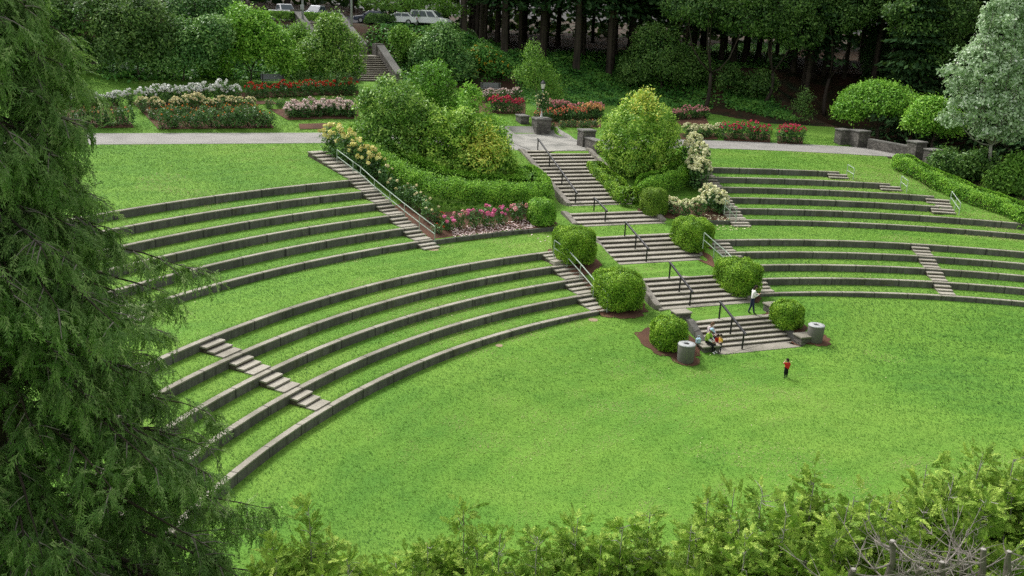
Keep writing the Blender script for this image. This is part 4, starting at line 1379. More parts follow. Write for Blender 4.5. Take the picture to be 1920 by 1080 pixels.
def sprays(P, X, N, size, tint, temps, g):
    """instances of feathery sprays baked into one mesh"""
    outs = []
    which = g.integers(0, len(temps), len(P))
    for ti, (T, wd) in enumerate(temps):
        i = np.nonzero(which == ti)[0]
        if not len(i): continue
        x = nrm(X[i]); y = nrm(np.cross(N[i], x)); z = np.cross(x, y)
        fr = np.stack([x, y, z], 1)                         # n,3(axis),3
        pts = np.einsum('bek,nkc->nbec', T, fr) * size[i][:, None, None, None] + P[i][:, None, None, :]
        a, b_ = pts[:, :, 0], pts[:, :, 1]
        d = nrm(b_ - a)
        side = nrm(np.cross(d, z[:, None] + g.normal(size=d.shape) * .35)) * (wd[None, :, None] * size[i][:, None, None])
        V, Fq = leaf_np(((a + b_) / 2).reshape(-1, 3), ((b_ - a) / 2 * 1.05).reshape(-1, 3), side.reshape(-1, 3), 0)
        tn = tint[i][:, None] + g.normal(0, .08, a.shape[:2])
        outs.append((V, Fq, np.clip(tn, 0, 1).reshape(-1)))
    return join(outs)


wide = lambda tw_: (tw_[0], tw_[1] * 1.75)
TEMPS = [wide(spray_template(6, seed=1)), wide(spray_template(7, spread=.36, seed=2, droop=.4)), wide(spray_template(5, spread=.5, seed=3, droop=.15))]
TEMPD = [spray_template(7, spread=.30, seed=4, droop=.75), spray_template(6, spread=.34, seed=5, droop=.55), spray_template(8, spread=.26, seed=6, droop=.9)]


def near_conifer():
    g = np.random.default_rng(404)
    Y0 = 14.6
    c0 = at_y(-25, 540, Y0)
    base = np.array([c0[0], Y0, g1(c0[0], Y0)])
    vv = np.array([-160, 0, 60, 110, 170, 240, 300, 350, 395, 440, 480, 560, 610, 650, 720, 770, 800, 840, 880, 930, 980, 1010, 1080, 1300])
    uu = np.array([120, 165, 185, 195, 180, 232, 224, 205, 195, 262, 348, 382, 345, 300, 280, 340, 420, 462, 400, 365, 400, 455, 480, 540])
    zz = np.array([at_y(300, v, Y0)[2] for v in vv]); kk = np.array([ppm(at_y(300, v, Y0)) for v in vv])
    RR = (uu + 4) / kk
    o = np.argsort(zz); zz, RR = zz[o], RR[o]
    cone = lambda z: np.interp(z, [2, 7, 12.6, 15.2, 18, 22], [5.2, 4.5, 3.1, 2.2, 1.5, .1])
    trunk = MB()
    H = 20.5
    trunk.tube([(0, 0, -.5), (.05, 0, 3), (-.05, .1, 8), (.05, 0, 13), (0, 0, H)], [.55, .46, .36, .22, .04], 10)
    br = MB(); tw = MB()
    P, X, N, S, T = [], [], [], [], []
    nb = 290
    for i in range(nb):
        zt = 3.0 + (21.3 - 3.0) * ((i + .5) / nb) ** .92     # world height of the tip
        az = (i * 2.39996) % (2 * math.pi)
        if i % 3 == 0: az = g.normal(-.35, .75)              # more boughs on the open side
        ca = math.cos(az)
        wopen = np.clip(ca * 1.6 - .35, 0, 1) * (1 if math.sin(az) < .75 else .5)
        R = float(cone(zt)) * (1 - wopen) + float(np.interp(zt, zz, RR)) * wopen
        R *= g.uniform(.72, 1.03)
        rise = .35 * R + .2
        tip = np.array([math.cos(az) * R, math.sin(az) * R, zt - base[2]])
        st = np.array([0, 0, tip[2] + rise * g.uniform(.4, 1.0)])
        st[2] = min(st[2], H - .3)
        mid = (st + tip) / 2 + np.array([0, 0, .10 * R])
        f = np.linspace(0, 1, 9)[:, None]
        C = (1 - f) ** 2 * st + 2 * f * (1 - f) * mid + f ** 2 * tip
        C += np.cumsum(g.normal(0, .03, C.shape), axis=0) * f
        br.tube(C, list(np.linspace(.028 + .007 * R, .005, 9)), 5, False)
        nt = int(11 + 6.0 * R)
        for q in range(nt):
            ft = g.uniform(.22, 1.0) ** .8
            p = np.array([np.interp(ft, f[:, 0], C[:, k]) for k in range(3)])
            dr = nrm(tip - st); side = nrm(np.cross(dr, [0, 0, 1])) * g.choice([-1, 1])
            l = g.uniform(.25, .85) * (1.1 - .5 * ft) * (.6 + .12 * R)
            d = nrm(dr * g.uniform(.3, 1.0) + side * g.uniform(.2, 1.0) + np.array([0, 0, g.normal(-.12, .22)]))
            e = p + d * l + np.array([0, 0, -.28 * l])
            mdl = (p + e) / 2 + np.array([0, 0, .07 * l])
            if g.random() < .30: tw.tube([p, mdl, e], [.012, .009, .005], 4, False)
            ns = int(4 + 6.5 * l)
            for w in range(ns):
                h = g.uniform(.25, 1.0)
                pp = (1 - h) ** 2 * p + 2 * h * (1 - h) * mdl + h * h * e + g.normal(0, .03, 3)
                xd = nrm(d * .55 + g.normal(0, .45, 3) + np.array([0, 0, -.62]))
                P.append(pp); X.append(xd); N.append(nrm(np.array([d[0] * .4, d[1] * .4, 1.0]) + g.normal(0, .35, 3)))
                S.append(g.uniform(.20, .46)); T.append(.22 + .26 * g.random() + .30 * ft * h + (.25 if g.random() < .14 else 0))
    P, X, N, S, T = map(np.array, (P, X, N, S, T))
    root = empty('conifer_tree', base)
    tag(root, 'tall dark drooping conifer filling the whole west edge of the view', 'tree')
    trunk.build('trunk', MAT['bark'], root, smooth=True)
    b_ = br.build('boughs', MAT['bark'], root, smooth=True)
    tw.build('twigs', MAT['bark_grey'], root)
    add_mesh('crown', plant_mesh('crown', sprays(P, X, N, S, T, TEMPD, g), MAT['lf_cedar']), root)
    return len(P)


near_conifer()


def hedge_plant(label, u, v, wpx, Y, seed, bare=.3, group='topped conifers of the near hedge', stub=None):
    """one conifer of the topped hedge near the viewer: leafy leaders round a sawn trunk"""
    g = np.random.default_rng(seed)
    tip = at_y(u, v, Y); k = ppm(tip); w = wpx / k
    zb = g1(tip[0], Y)
    base = np.array([tip[0], Y, zb]); H = tip[2] - zb
    root = empty('hedge_conifer', base)
    tr = MB(); tw = MB()
    th = stub if stub is not None else H * .62
    tr.tube([(0, 0, -.3), (.03, 0, th * .5), (0, .02, th)], [.13, .11, .085], 9)
    P, X, N, S, T = [], [], [], [], []
    lead = [(np.array([0, 0, H]), 1.0)]
    for q in range(11):
        a = g.uniform(0, 6.28); r = w * g.uniform(.35, 1.0)
        lead.append((np.array([math.cos(a) * r, math.sin(a) * r * .8, H * (1 - .10 * r / max(w, .1)) - g.uniform(.1, .75)]), .8))
    for e, im in lead:
        st = np.array([0, 0, th * g.uniform(.55, .95)])
        md = np.array([e[0] * .75, e[1] * .75, (st[2] + e[2]) / 2 - .1])
        f = np.linspace(0, 1, 8)[:, None]
        C = (1 - f) ** 2 * st + 2 * f * (1 - f) * md + f ** 2 * e + np.cumsum(g.normal(0, .018, (8, 3)), 0)
        tw.tube(C, list(np.linspace(.026, .006, 8)), 5, False)
        nt = 54
        for q in range(nt):
            ft = g.uniform(.25 + bare * .5, 1.0)
            p = np.array([np.interp(ft, f[:, 0], C[:, kk]) for kk in range(3)])
            a = g.uniform(0, 6.28)
            up_ = .25 + .75 * ft
            d = nrm(np.array([math.cos(a), math.sin(a), up_ * g.uniform(.1, 1.0)]))
            l = g.uniform(.18, .50) * (1.25 - .75 * ft)
            en = p + d * l
            if g.random() < .16 + bare * .2: tw.tube([p, (p + en) / 2 + g.normal(0, .02, 3), en], [.008, .006, .004], 4, False)
            for h in (.35, .7, 1.0):
                P.append(p + d * l * h); X.append(nrm(d + g.normal(0, .42, 3) + np.array([0, 0, .12])))
                N.append(nrm(g.normal(size=3) + np.array([0, -.4, .8]))); S.append(g.uniform(.13, .25)); T.append(.10 + .42 * g.random() + .45 * max(ft - .4, 0) + .12 * (g.random() < .2))
    tw.tube([(0, 0, th * .5), (0, 0, th * .98)], .02, 5, False)
    for q in range(int(9 * bare) + 1):                      # bare grey branches
        a = g.uniform(0, 6.28); st = np.array([0, 0, th * g.uniform(.6, .98)])
        l = g.uniform(.6, 1.3)
        e = st + np.array([math.cos(a) * l, math.sin(a) * l * .8, g.uniform(.1, .9)])
        md = (st + e) / 2 + np.array([0, 0, -.12]) + g.normal(0, .05, 3)
        tw.tube([st, md, e], [.018, .013, .005], 5, False)
        for z in range(2):
            e2 = md + (e - md) * g.uniform(.2, .8)
            tw.tube([e2, e2 + g.normal(0, .16, 3) + np.array([0, 0, .14])], [.009, .004], 4, False)
    P, X, N, S, T = map(np.array, (P, X, N, S, T))
    t_ = tr.build('trunk', MAT['bark_grey'], root, smooth=False)
    tw.build('branches', MAT['bark_pale'], root)
    add_mesh('foliage', plant_mesh('foliage', sprays(P, X, N, S, T, TEMPS, g), MAT['lf_thuja']), root)
    tag(root, label, 'conifer', group)
    return root


MAT['stub'] = concrete('weathered_stub_bark', (.15, .135, .115), (.07, .06, .05), True, .8)
HL = 'topped hedge conifer with yellow-green sprays and pale twigs along the near edge'
HP = [(572, 955, 95, 13.0, .1), (655, 1030, 80, 12.4, .1), (735, 1045, 70, 12.2, .2), (868, 952, 70, 12.8, .1), (940, 1000, 70, 12.3, .2), (1010, 1010, 60, 12.1, .3), (1082, 968, 80, 12.6, .1), (1160, 985, 70, 12.2, .4), (1225, 965, 70, 12.6, .3),
      (1300, 985, 70, 12.1, .5), (1366, 915, 85, 12.8, .2), (1430, 925, 80, 12.4, .3), (1475, 960, 70, 12.0, .6), (1545, 888, 70, 12.8, .3), (1610, 940, 80, 12.2, .5), (1665, 950, 80, 12.0, .5), (1742, 868, 90, 12.8, .2), (1790, 900, 80, 12.2, .6),
      (1835, 848, 90, 12.8, .2), (1900, 860, 90, 12.6, .3), (1955, 840, 90, 12.4, .3), (520, 1040, 80, 12.6, .1), (800, 1010, 70, 12.5, .2), (1400, 1000, 80, 11.8, .7), (1560, 985, 80, 11.7, .9), (1700, 980, 80, 11.6, 1.0), (1850, 950, 80, 11.6, 1.0)]
for i, (u, v, w, Y, br_) in enumerate(HP):
    hedge_plant(HL, u, v, w, Y, 500 + i, br_)
for i, (u, v, Y) in enumerate(((1677, 1016, 10.8), (1848, 1032, 10.7), (1896, 1036, 10.5), (1770, 1056, 10.6), (1812, 1058, 10.9), (1730, 1066, 10.6), (1600, 1066, 10.7))):
    tp = at_y(u, v, Y)
    z0 = g1(tp[0], Y)
    H = tp[2] - z0
    root = empty('sawn_trunk', (tp[0], Y, z0))
    m = MB(); hs_ = [H * q for q in (.3, .5, .7, .8, .86, .91, .95, .98, 1)]; m.tube([(0, 0, -.2)] + [(.02 * math.sin(9 * q + i), .02 * math.cos(7 * q + i), q) for q in hs_], [.075] + [.062 - .003 * k_ + .007 * math.sin(5 * k_ + i) for k_ in range(9)], 9); m.build('trunk', MAT['stub'], root, noise=.004)
    c = MB().lathe([(.034, H + .004), (.030, H + .012)], 9, (.02 * math.sin(9 * H + i), .02 * math.cos(7 * H + i), 0)); c.build('cut_face', MAT['bark_pale'], root)
    tw = MB(); g = np.random.default_rng(i + 900)
    for q in range(20):
        a = g.uniform(0, 6.28); z = H - g.uniform(.0, 1.8) ** 1.3; l = g.uniform(.4, 1.5)
        e = np.array([math.cos(a) * l, math.sin(a) * l * .8, z + g.uniform(-.1, .6)])
        f_ = np.linspace(0, 1, 6)[:, None]
        C = np.array([0, 0, z]) * (1 - f_) + e * f_ + np.array([0, 0, -.10]) * np.sin(f_ * 3.1) + np.cumsum(g.normal(0, .028, (6, 3)), 0) * f_
        tw.tube(C, list(np.linspace(g.uniform(.010, .019), .003, 6)), 5, False)
        for z_ in range(6):
            i_ = g.integers(1, 5); e2 = C[i_]; d2 = nrm(C[min(i_ + 1, 5)] - C[i_ - 1]) * .5 + g.normal(0, .5, 3) + np.array([0, 0, .25])
            e3 = e2 + nrm(d2) * g.uniform(.12, .4)
            tw.tube([e2, (e2 + e3) / 2 + g.normal(0, .02, 3), e3], [.007, .005, .002], 4, False)
    tw.build('branches', MAT['bark_grey'], root)
    tag(root, 'bare sawn-off grey trunk with leafless branches in the near hedge, south-east corner', 'tree stump', 'sawn trunks in the near hedge')
# ------------------------------------------------------------------ concrete bins
MAT['agg'] = concrete('exposed_aggregate', (.15, .145, .13), (.08, .08, .072), False, .5)
MAT['lid'] = plain('pale_lid', (.36, .37, .37), .55, .3, var=.15)
MAT['hole_shade'] = plain('painted_hole_shade', (.012, .012, .012), .9)
for u, v, lab in ((1287, 684, 'round grey concrete bin next to the seated people'), (1531, 646, 'round grey concrete bin standing alone on the lawn side of the box dome')):
    P = G(u, v) + np.array([0, .42, 0]); P[2] = g1(P[0], P[1])
    o = MB().lathe([(.40, -.05), (.42, .03), (.435, .5), (.445, .86), (.425, .90), (.40, .905)], 28).build('litter_bin', MAT['agg'], None, True)
    o.location = P
    l = MB().lathe([(.15, .895), (.15, .965), (.20, .985), (.43, .965), (.455, .935), (.455, .907)], 28, cap0=False, cap1=False).build('lid', MAT['lid'], o, True)
    MB().lathe([(.149, .93), (.149, .935)], 20).build('hole_shade_disc', MAT['hole_shade'], o)  # black disc stands in for the shade inside the bin's hole
    tag(o, lab, 'litter bin')

# ------------------------------------------------------------------ stone pillars, walls and the lamp post
def block(name, label, t0, t1, s0, s1, zb, zt, cap=.12, cat='wall', over=.06, group=None):
    c = W((t0 + t1) / 2, (s0 + s1) / 2)
    m = MB(); sblk(m, t0, t1, s0, s1, zb, zt - cap)
    o = m.build(name, MAT['stone'], bevel=.02); 
    m = MB(); sblk(m, t0 - over, t1 + over, s0 - over, s1 + over, zt - cap + .002, zt)
    k = m.build('cap_stone', MAT['kerb'], o, bevel=.02)
    o.data.transform(Matrix.Translation((-c[0], -c[1], -zb))); k.data.transform(Matrix.Translation((-c[0], -c[1], -zb)))
    o.location = (c[0], c[1], zb)
    tag(o, label, cat, group, 'thing')
    return o


MAT['kerb'] = concrete('cap_slate', (.19, .185, .17), (.10, .10, .09), False, .7)
block('stone_pillar', 'square dry stone pillar that carries the lamp post at the back of the plaza', 71.2, 72.5, 2.25, 3.7, 5.9, 7.55, .16, 'pillar')
block('stone_wall', 'low stone wall tucked behind the lamp pillar beside the dark garden steps', 73.0, 74.4, 1.35, 2.2, 5.9, 7.6, .14)
block('stone_pillar', 'square dry stone pillar at the east corner of the plaza by the longest handrail', 63.3, 64.5, 3.35, 4.55, 5.8, 7.5, .14, 'pillar')
block('stone_wall', 'low stone wall sloping off the east plaza pillar toward the long flight', 60.9, 63.24, 3.5, 4.1, 5.2, 6.95, .12)
root = empty('stone_stairs', (*W(72.7, 1.2), 6.0))
inv = Matrix.Translation(-root.location)
for i in range(5):
    m = MB(); m.cur = 1; sblk(m, 72.4 + .4 * i + .03, 75.5, -1.2, 1.3 + (.8 if i < 2 else 0), 5.8, 6.0 + .15 * (i + 1) - .05)
    m.cur = 0; sblk(m, 72.4 + .4 * i, 72.8 + .4 * i + (0 if i < 4 else 1.0), -1.22, 1.32 + (.8 if i < 1 else 0), 6.0 + .15 * (i + 1) - .048, 6.0 + .15 * (i + 1))
    o = m.build('step', [MAT['step'], MAT['riser']], root); o.data.transform(inv)
tag(root, 'few dark stone steps behind the plaza, beside the lamp pillar', 'stairs')

lp = empty('lamp_post', (*W(71.85, 2.95), 7.55))
MAT['whitepaint'] = plain('white_paint', (.62, .62, .60), .5, .4, var=.08)
MAT['glass'] = plain('milky_glass', (.66, .64, .60), .25, .5, var=.05)
MB().lathe([(.14, 0), (.14, .12), (.085, .2), (.07, 1.7), (.06, 2.55)], 12).build('post', MAT['whitepaint'], lp, True)
hd = MB().lathe([(.07, 2.551), (.15, 2.62), (.15, 2.66), (.10, 2.68)], 10).build('lantern_base', MAT['black'], lp)
MB().lathe([(.12, 2.681), (.23, 3.12)], 8).build('lantern_glass', MAT['glass'], lp)
MB().lathe([(.28, 3.121), (.25, 3.2), (.12, 3.36), (.05, 3.40), (.03, 3.5)], 8).build('lantern_cap', MAT['black'], lp)
tag(lp, 'white lamp post with a black capped lantern on the plaza pillar', 'lamp post')
bl = [(0, 0, 0, .62, .6, .68), (.12, 0, -.5, .48, .45, .5), (-.2, 0, .3, .4, .4, .4)]
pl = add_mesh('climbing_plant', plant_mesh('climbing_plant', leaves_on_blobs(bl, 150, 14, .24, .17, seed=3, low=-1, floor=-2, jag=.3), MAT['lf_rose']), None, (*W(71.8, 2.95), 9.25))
tag(pl, 'leafy climber with a few pale blooms bunched round the lamp post', 'climbing plant')
gq = np.random.default_rng(8)
dd = nrm(gq.normal(size=(16, 3))); dd[:, 1] = -np.abs(dd[:, 1])
Pq = np.repeat(dd * np.array([.75, .6, .75]), 6, 0) + gq.normal(0, .03, (96, 3)); Nq = nrm(gq.normal(size=(96, 3))); Tq = nrm(np.cross(Nq, gq.normal(size=Nq.shape))); Sq = np.cross(Nq, Tq)
add_mesh('blossoms', plant_mesh('blossoms', (*leaf_np(Pq, Tq * .07, Sq * .07, .3), gq.random(96)), MAT['fl_cream']), pl)

EP = [(1583, 272, 1.5, 1.0), (1618, 277, 1.6, 1.35), (1724, 300, 1.6, 1.2), (1754, 318, 1.7, 1.1)]
for i, (u, v, h, w) in enumerate(EP):
    P = G(u, v)
    dx, dy = P[0] - CX, P[1] - CY
    t, s = dx * AX[0] + dy * AX[1], dx * BX[0] + dy * BX[1]
    block('stone_pillar', ['square stone pillar at the path end, western one of two close together', 'broad square stone pillar at the path end, eastern one of two close together', 'stone pillar showing just above the start of the east hedge', 'stone pillar in the dark gap behind the east hedge'][i],
          t, t + w, s - w / 2, s + w / 2, P[2] - .5, P[2] + h, .13, 'pillar')
for (ua, va), (ub, vb), h, lab in (((1590, 268), (1608, 270), .95, 'short stone wall linking the two pillars at the path end'), ((1632, 280), (1716, 296), .85, 'long low brownish stone wall running east from the path end pillars')):
    A, B = G(ua, va) + np.array([0, .5, 0]), G(ub, vb) + np.array([0, .5, 0])
    d = nrm((B - A)[:2]); n_ = np.array([-d[1], d[0]]) * .25
    lo = [(*(A[:2] - n_), A[2] - .4), (*(B[:2] - n_), B[2] - .4), (*(B[:2] + n_), B[2] - .4), (*(A[:2] + n_), A[2] - .4)]
    hi = [(p[0], p[1], (A[2] if q in (0, 3) else B[2]) + h) for q, p in enumerate(lo)]
    o = MB().hexa(lo, hi).build('stone_wall', MAT['stone'])
    hi2 = [(p[0], p[1], p[2] + .1) for p in hi]; hi1 = [(p[0], p[1], p[2] + .002) for p in hi]
    MB().hexa(hi1, hi2).build('cap_stone', MAT['kerb'], o)
    tag(o, lab, 'wall', None, 'thing')

# ------------------------------------------------------------------ stairs up to the car park
P = G(706, 153)
dx, dy = P[0] - CX, P[1] - CY
ut, us = dx * AX[0] + dy * AX[1], dx * BX[0] + dy * BX[1]
ub_ = P[2]
HW = 2.0
root = empty('stone_stairs', (P[0], P[1], P[2]))
inv = Matrix.Translation(-root.location)
z = ub_; t = ut
for fl_, (n, td) in enumerate(((12, .36), (16, .34))):
    uo = us - (1.5 if fl_ else 0)
    for i in range(n):
        z += (14.85 - ub_) / 28
        last = i == n - 1
        tb = t + td + (1.8 if last else 0)
        m = MB(); m.cur = 1; sblk(m, t + .03, tb, uo - HW + .02 - (1.5 if last and not fl_ else 0), uo + HW - .02, z - .8, z - .055)
        m.cur = 0; sblk(m, t, tb, uo - HW - (1.5 if last and not fl_ else 0), uo + HW, z - .053, z)
        o = m.build('step', [MAT['step'], MAT['riser']], root); o.data.transform(inv)
        t = tb
    zt = z
t1 = ut + 12 * .36 + 1.8; zl_ = ub_ + 12 * (14.85 - ub_) / 28
for sa, sb in ((us - HW - .75, us - HW - .01), (us + HW + .01, us + HW + .75)):
    for up_, ((ta, za), (tb, zb)) in enumerate((((ut - .4, ub_ + .75), (t1 - 1.5, zl_ + 1.0)), ((t1 - .3, zl_ + 1.0), (t, 14.85 + .95)))):
        if up_: sa, sb = sa - 1.5, sb - 1.5
        m = MB()
        m.hexa([Wz(ta, sa, za - 2.2), Wz(ta, sb, za - 2.2), Wz(tb, sb, zb - 2.8), Wz(tb, sa, zb - 2.8)], [Wz(ta, sa, za), Wz(ta, sb, za), Wz(tb, sb, zb), Wz(tb, sa, zb)])
        o = m.build('parapet', MAT['stone'], root); o.data.transform(inv)
        m = MB()
        m.hexa([Wz(ta - .03, sa - .06, za + .002), Wz(ta - .03, sb + .06, za + .002), Wz(tb, sb + .06, zb + .002), Wz(tb, sa - .06, zb + .002)], [Wz(ta - .03, sa - .06, za + .14), Wz(ta - .03, sb + .06, za + .14), Wz(tb, sb + .06, zb + .14), Wz(tb, sa - .06, zb + .14)])
        c = m.build('cap_stone', MAT['kerb'], o); c.data.transform(inv)
    for ta in (t1 - 1.45, t):
        if ta < t1: sa, sb = sa + 1.5, sb + 1.5
        else: sa, sb = sa - 1.5, sb - 1.5
        zb = (zl_ if ta < t1 else 14.85)
        m = MB(); sblk(m, ta, ta + 1.1, sa - .12, sb + .12, zb - 2.0, zb + 1.25)
        o = m.build('pier', MAT['stone'], root); o.data.transform(inv)
root.rotation_euler.z = R_(10)
tag(root, 'upper stone stairs with dark parapets climbing to the car park', 'stairs')

# ------------------------------------------------------------------ car park
MAT['asphalt'] = concrete('car_park_asphalt', (.06, .06, .062), (.035, .035, .035), False, .5)
ss = np.arange(-75, 3, 2.0)
sheet('car_park', [W(101.0, s) for s in ss], [W(118, s) for s in ss], .06, MAT['asphalt'], 8)
MAT['carwhite'] = plain('white_car_paint', (.72, .73, .74), .25, .5, var=.03)
MAT['carsilver'] = plain('silver_car_paint', (.42, .44, .46), .28, .5, .3, var=.05)
MAT['cardark'] = plain('dark_car_paint', (.03, .04, .07), .25, .5, var=.1)
MAT['carglass'] = plain('car_glass', (.05, .07, .08), .08, .6, var=.1)
MAT['tyre'] = plain('tyre_rubber', (.015, .015, .015), .85)
MAT['rim'] = plain('wheel_rim', (.45, .45, .46), .35, .5, .6, var=.05)
MAT['headlamp'] = plain('headlamp_lens', (.75, .75, .72), .15, .6, var=.03)
MAT['tail'] = plain('tail_lamp', (.35, .02, .02), .3, .5, var=.1)


def car(label, P, rz, paint, kind='pickup'):
    root = empty({'pickup': 'pickup_truck', 'van': 'van', 'car': 'parked_car'}[kind], P, rz)
    w = .93
    if kind == 'pickup':
        body = [(-2.65, .45), (-2.7, .95), (-2.62, 1.02), (-.35, 1.02), (.95, 1.02), (2.25, .98), (2.5, .85), (2.55, .5), (2.4, .38), (-2.4, .38)]
        cabin = [(-.55, 1.0), (-.45, 1.72), (.35, 1.75), (1.0, 1.03)]
    elif kind == 'van':
        body = [(-2.3, .4), (-2.35, 1.0), (1.5, 1.0), (2.25, .88), (2.4, .5), (2.25, .35), (-2.2, .35)]
        cabin = [(-2.28, .98), (-2.05, 1.78), (.55, 1.8), (1.35, 1.0)]
    else:
        body = [(-2.1, .4), (-2.15, .85), (-1.6, .95), (1.1, .92), (2.0, .78), (2.15, .5), (2.0, .32), (-2.0, .32)]
        cabin = [(-1.65, .93), (-1.0, 1.42), (.35, 1.44), (1.1, .92)]

    def ext(prof, w0, w1, zt0, zt1):
        m = MB(); n = len(prof)
        f = lambda z: w0 + (w1 - w0) * np.clip((z - zt0) / (zt1 - zt0), 0, 1)
        pts = [(x, -f(z), z) for x, z in prof] + [(x, f(z), z) for x, z in prof]
        m.poly(pts, [list(range(n)), list(range(n, 2 * n))[::-1]] + [[i, i + n, (i + 1) % n + n, (i + 1) % n] for i in range(n)])
        return m
    ext(body, w, w * .96, .4, 1.0).build('body', paint, root, bevel=.05)
    cb = ext(cabin, w * .95, w * .78, 1.0, 1.75).build('cabin', paint, root, bevel=.04)
    x0, x1, x2, x3 = [c[0] for c in cabin]; z0, z1 = cabin[0][1], cabin[1][1]
    yw = lambda z: w * .95 + (w * .78 - w * .95) * (z - 1.0) / .75
    def pane(a, b, c, d):
        MB().poly([a, b, c, d], [(0, 1, 2, 3)]).build('window', MAT['carglass'], cb)
    lerp = lambda p, q, f: p + (q - p) * f
    for a, b, dx_ in (((x3, cabin[3][1]), (x2, cabin[2][1]), .02), ((x0, cabin[0][1]), (x1, cabin[1][1]), -.02)):
        q0 = (lerp(a[0], b[0], .1), lerp(a[1], b[1], .1)); q1 = (lerp(a[0], b[0], .86), lerp(a[1], b[1], .86))
        pane((q0[0] + dx_, -yw(q0[1]) * .9, q0[1] + .02), (q0[0] + dx_, yw(q0[1]) * .9, q0[1] + .02), (q1[0] + dx_, yw(q1[1]) * .88, q1[1] + .02), (q1[0] + dx_, -yw(q1[1]) * .88, q1[1] + .02))
    for sg in (-1, 1):
        ns = 2 if kind != 'van' else 3
        za, zb = z0 + .08, z1 - .12
        for k in range(ns):
            def xx(f, z):
                h = (z - z0) / (z1 - z0)
                return lerp(lerp(x0, x1, h), lerp(x3, x2, h), f)
            f0, f1 = .06 + .88 * k / ns + .02, .06 + .88 * (k + 1) / ns - .02
            pane((xx(f0, za), sg * (yw(za) + .012), za), (xx(f1, za), sg * (yw(za) + .012), za), (xx(f1, zb), sg * (yw(zb) + .012), zb), (xx(f0, zb), sg * (yw(zb) + .012), zb))
        MB().box(body[-3][0] - .06, body[-3][0] + .02, sg * .72 - .14, sg * .72 + .14, .62, .78).build('headlight', MAT['headlamp'], root)
        MB().box(body[0][0] - .06, body[0][0] + .02, sg * .78 - .1, sg * .78 + .1, .7, .9).build('tail_light', MAT['tail'], root)
        MB().box(x3 - .35, x3 - .15, sg * (w + .03), sg * (w + .2), 1.02, 1.16).build('wing_mirror', paint, root)
        for xw in (body[0][0] + .95, body[-3][0] - .9):
            t_ = MB().lathe([(.20, -.1), (.33, -.1), (.34, -.06), (.34, .06), (.33, .1), (.20, .1)], 18, cap0=False, cap1=False)
            t_.v = [(xw + a, sg * (w - .07) + c, .34 + b) for a, b, c in t_.v]
            to = t_.build('wheel', MAT['tyre'], root, True)
            r_ = MB().lathe([(.20, -.08), (.20, .08)], 16); r_.v = [(xw + a, sg * (w - .07) + c, .34 + b) for a, b, c in r_.v]
            r_.build('rim', MAT['rim'], to)
    tag(root, label, {'pickup': 'pickup truck', 'van': 'van', 'car': 'car'}[kind])
    return root


def on_park(u, Y):
    x = at_y(u, 45, Y)[0]
    return (x, Y, 14.87)


car('white pickup parked nose out above the vivid green rhododendron', on_park(534, 112), R_(-52), MAT['carwhite'])
car('silver white pickup parked behind the magnolia top, next to the lamp pole', on_park(596, 113), R_(-118), MAT['carsilver'])
car('white van half hidden behind the dark shrub and level boughs', on_park(806, 111.5), R_(-15), MAT['carwhite'], 'van')
car('white parked car left of the white van, mostly screened by leaves', on_park(752, 111.8), R_(170), MAT['carwhite'], 'car')
car('dark blue parked car right of the slim lamp pole above the stairs', on_park(700, 112), R_(172), MAT['cardark'], 'car')
for u, lab, box in ((568, 'grey pole with a box, between the two parked pickups', True), (659, 'slim pale pole at the head of the upper stairs', False)):
    p = on_park(u, 105.5)
    r = empty('light_pole', p)
    MB().tube([(0, 0, -.3), (0, 0, 3.5), (0, 0, 7.2)], [.13, .115, .08], 10).build('pole', MAT['rim'] if False else MAT['lid'], r, True)
    MB().box(-.12, .75, -.13, .13, 7.15, 7.32).build('lamp_head', MAT['black'], r, bevel=.03)
    if box: MB().box(-.2, .2, -.24, -.09, 1.25, 1.75).build('meter_box', MAT['lid'], r, bevel=.02)
    tag(r, lab, 'lamp pole')

# ------------------------------------------------------------------ benches
MAT['benchwood'] = plain('grey_bench_wood', (.22, .23, .23), .7, .3)
for u, v, lab, rz in ((512, 160, 'grey garden bench before the vivid green rhododendron', .36), (920, 174, 'grey garden bench below the yellow azalea', .25)):
    P = G(u, v)
    r = empty('garden_bench', P, rz)
    m = MB()
    for k in range(4): m.box(-1.1, 1.1, -.05 - .13 * k, .06 - .13 * k, .45, .49)
    m.build('seat', MAT['benchwood'], r)
    m = MB()
    for k in range(4): m.box(-1.1, 1.1, .12 + .03 * k, .16 + .03 * k, .55 + .13 * k, .66 + .13 * k)
    m.build('backrest', MAT['benchwood'], r)
    for x in (-.95, .95):
        for y0, z1 in ((-.42, .448), (.08, 1.05)):
            MB().box(x - .04, x + .04, y0, y0 + .07, -.05, z1).build('leg', MAT['black'], r)
    tag(r, lab, 'bench')

# ------------------------------------------------------------------ worn earth
MAT['dirt'] = concrete('worn_earth', (.30, .235, .15), (.20, .16, .10), False, .5)
for u, v, a in ((1112, 600, .28), (1138, 590, .2), (936, 648, .2), (812, 468, .35), (1392, 424, .25)):
    disc(G(u, v), a, .012, 'dirt')

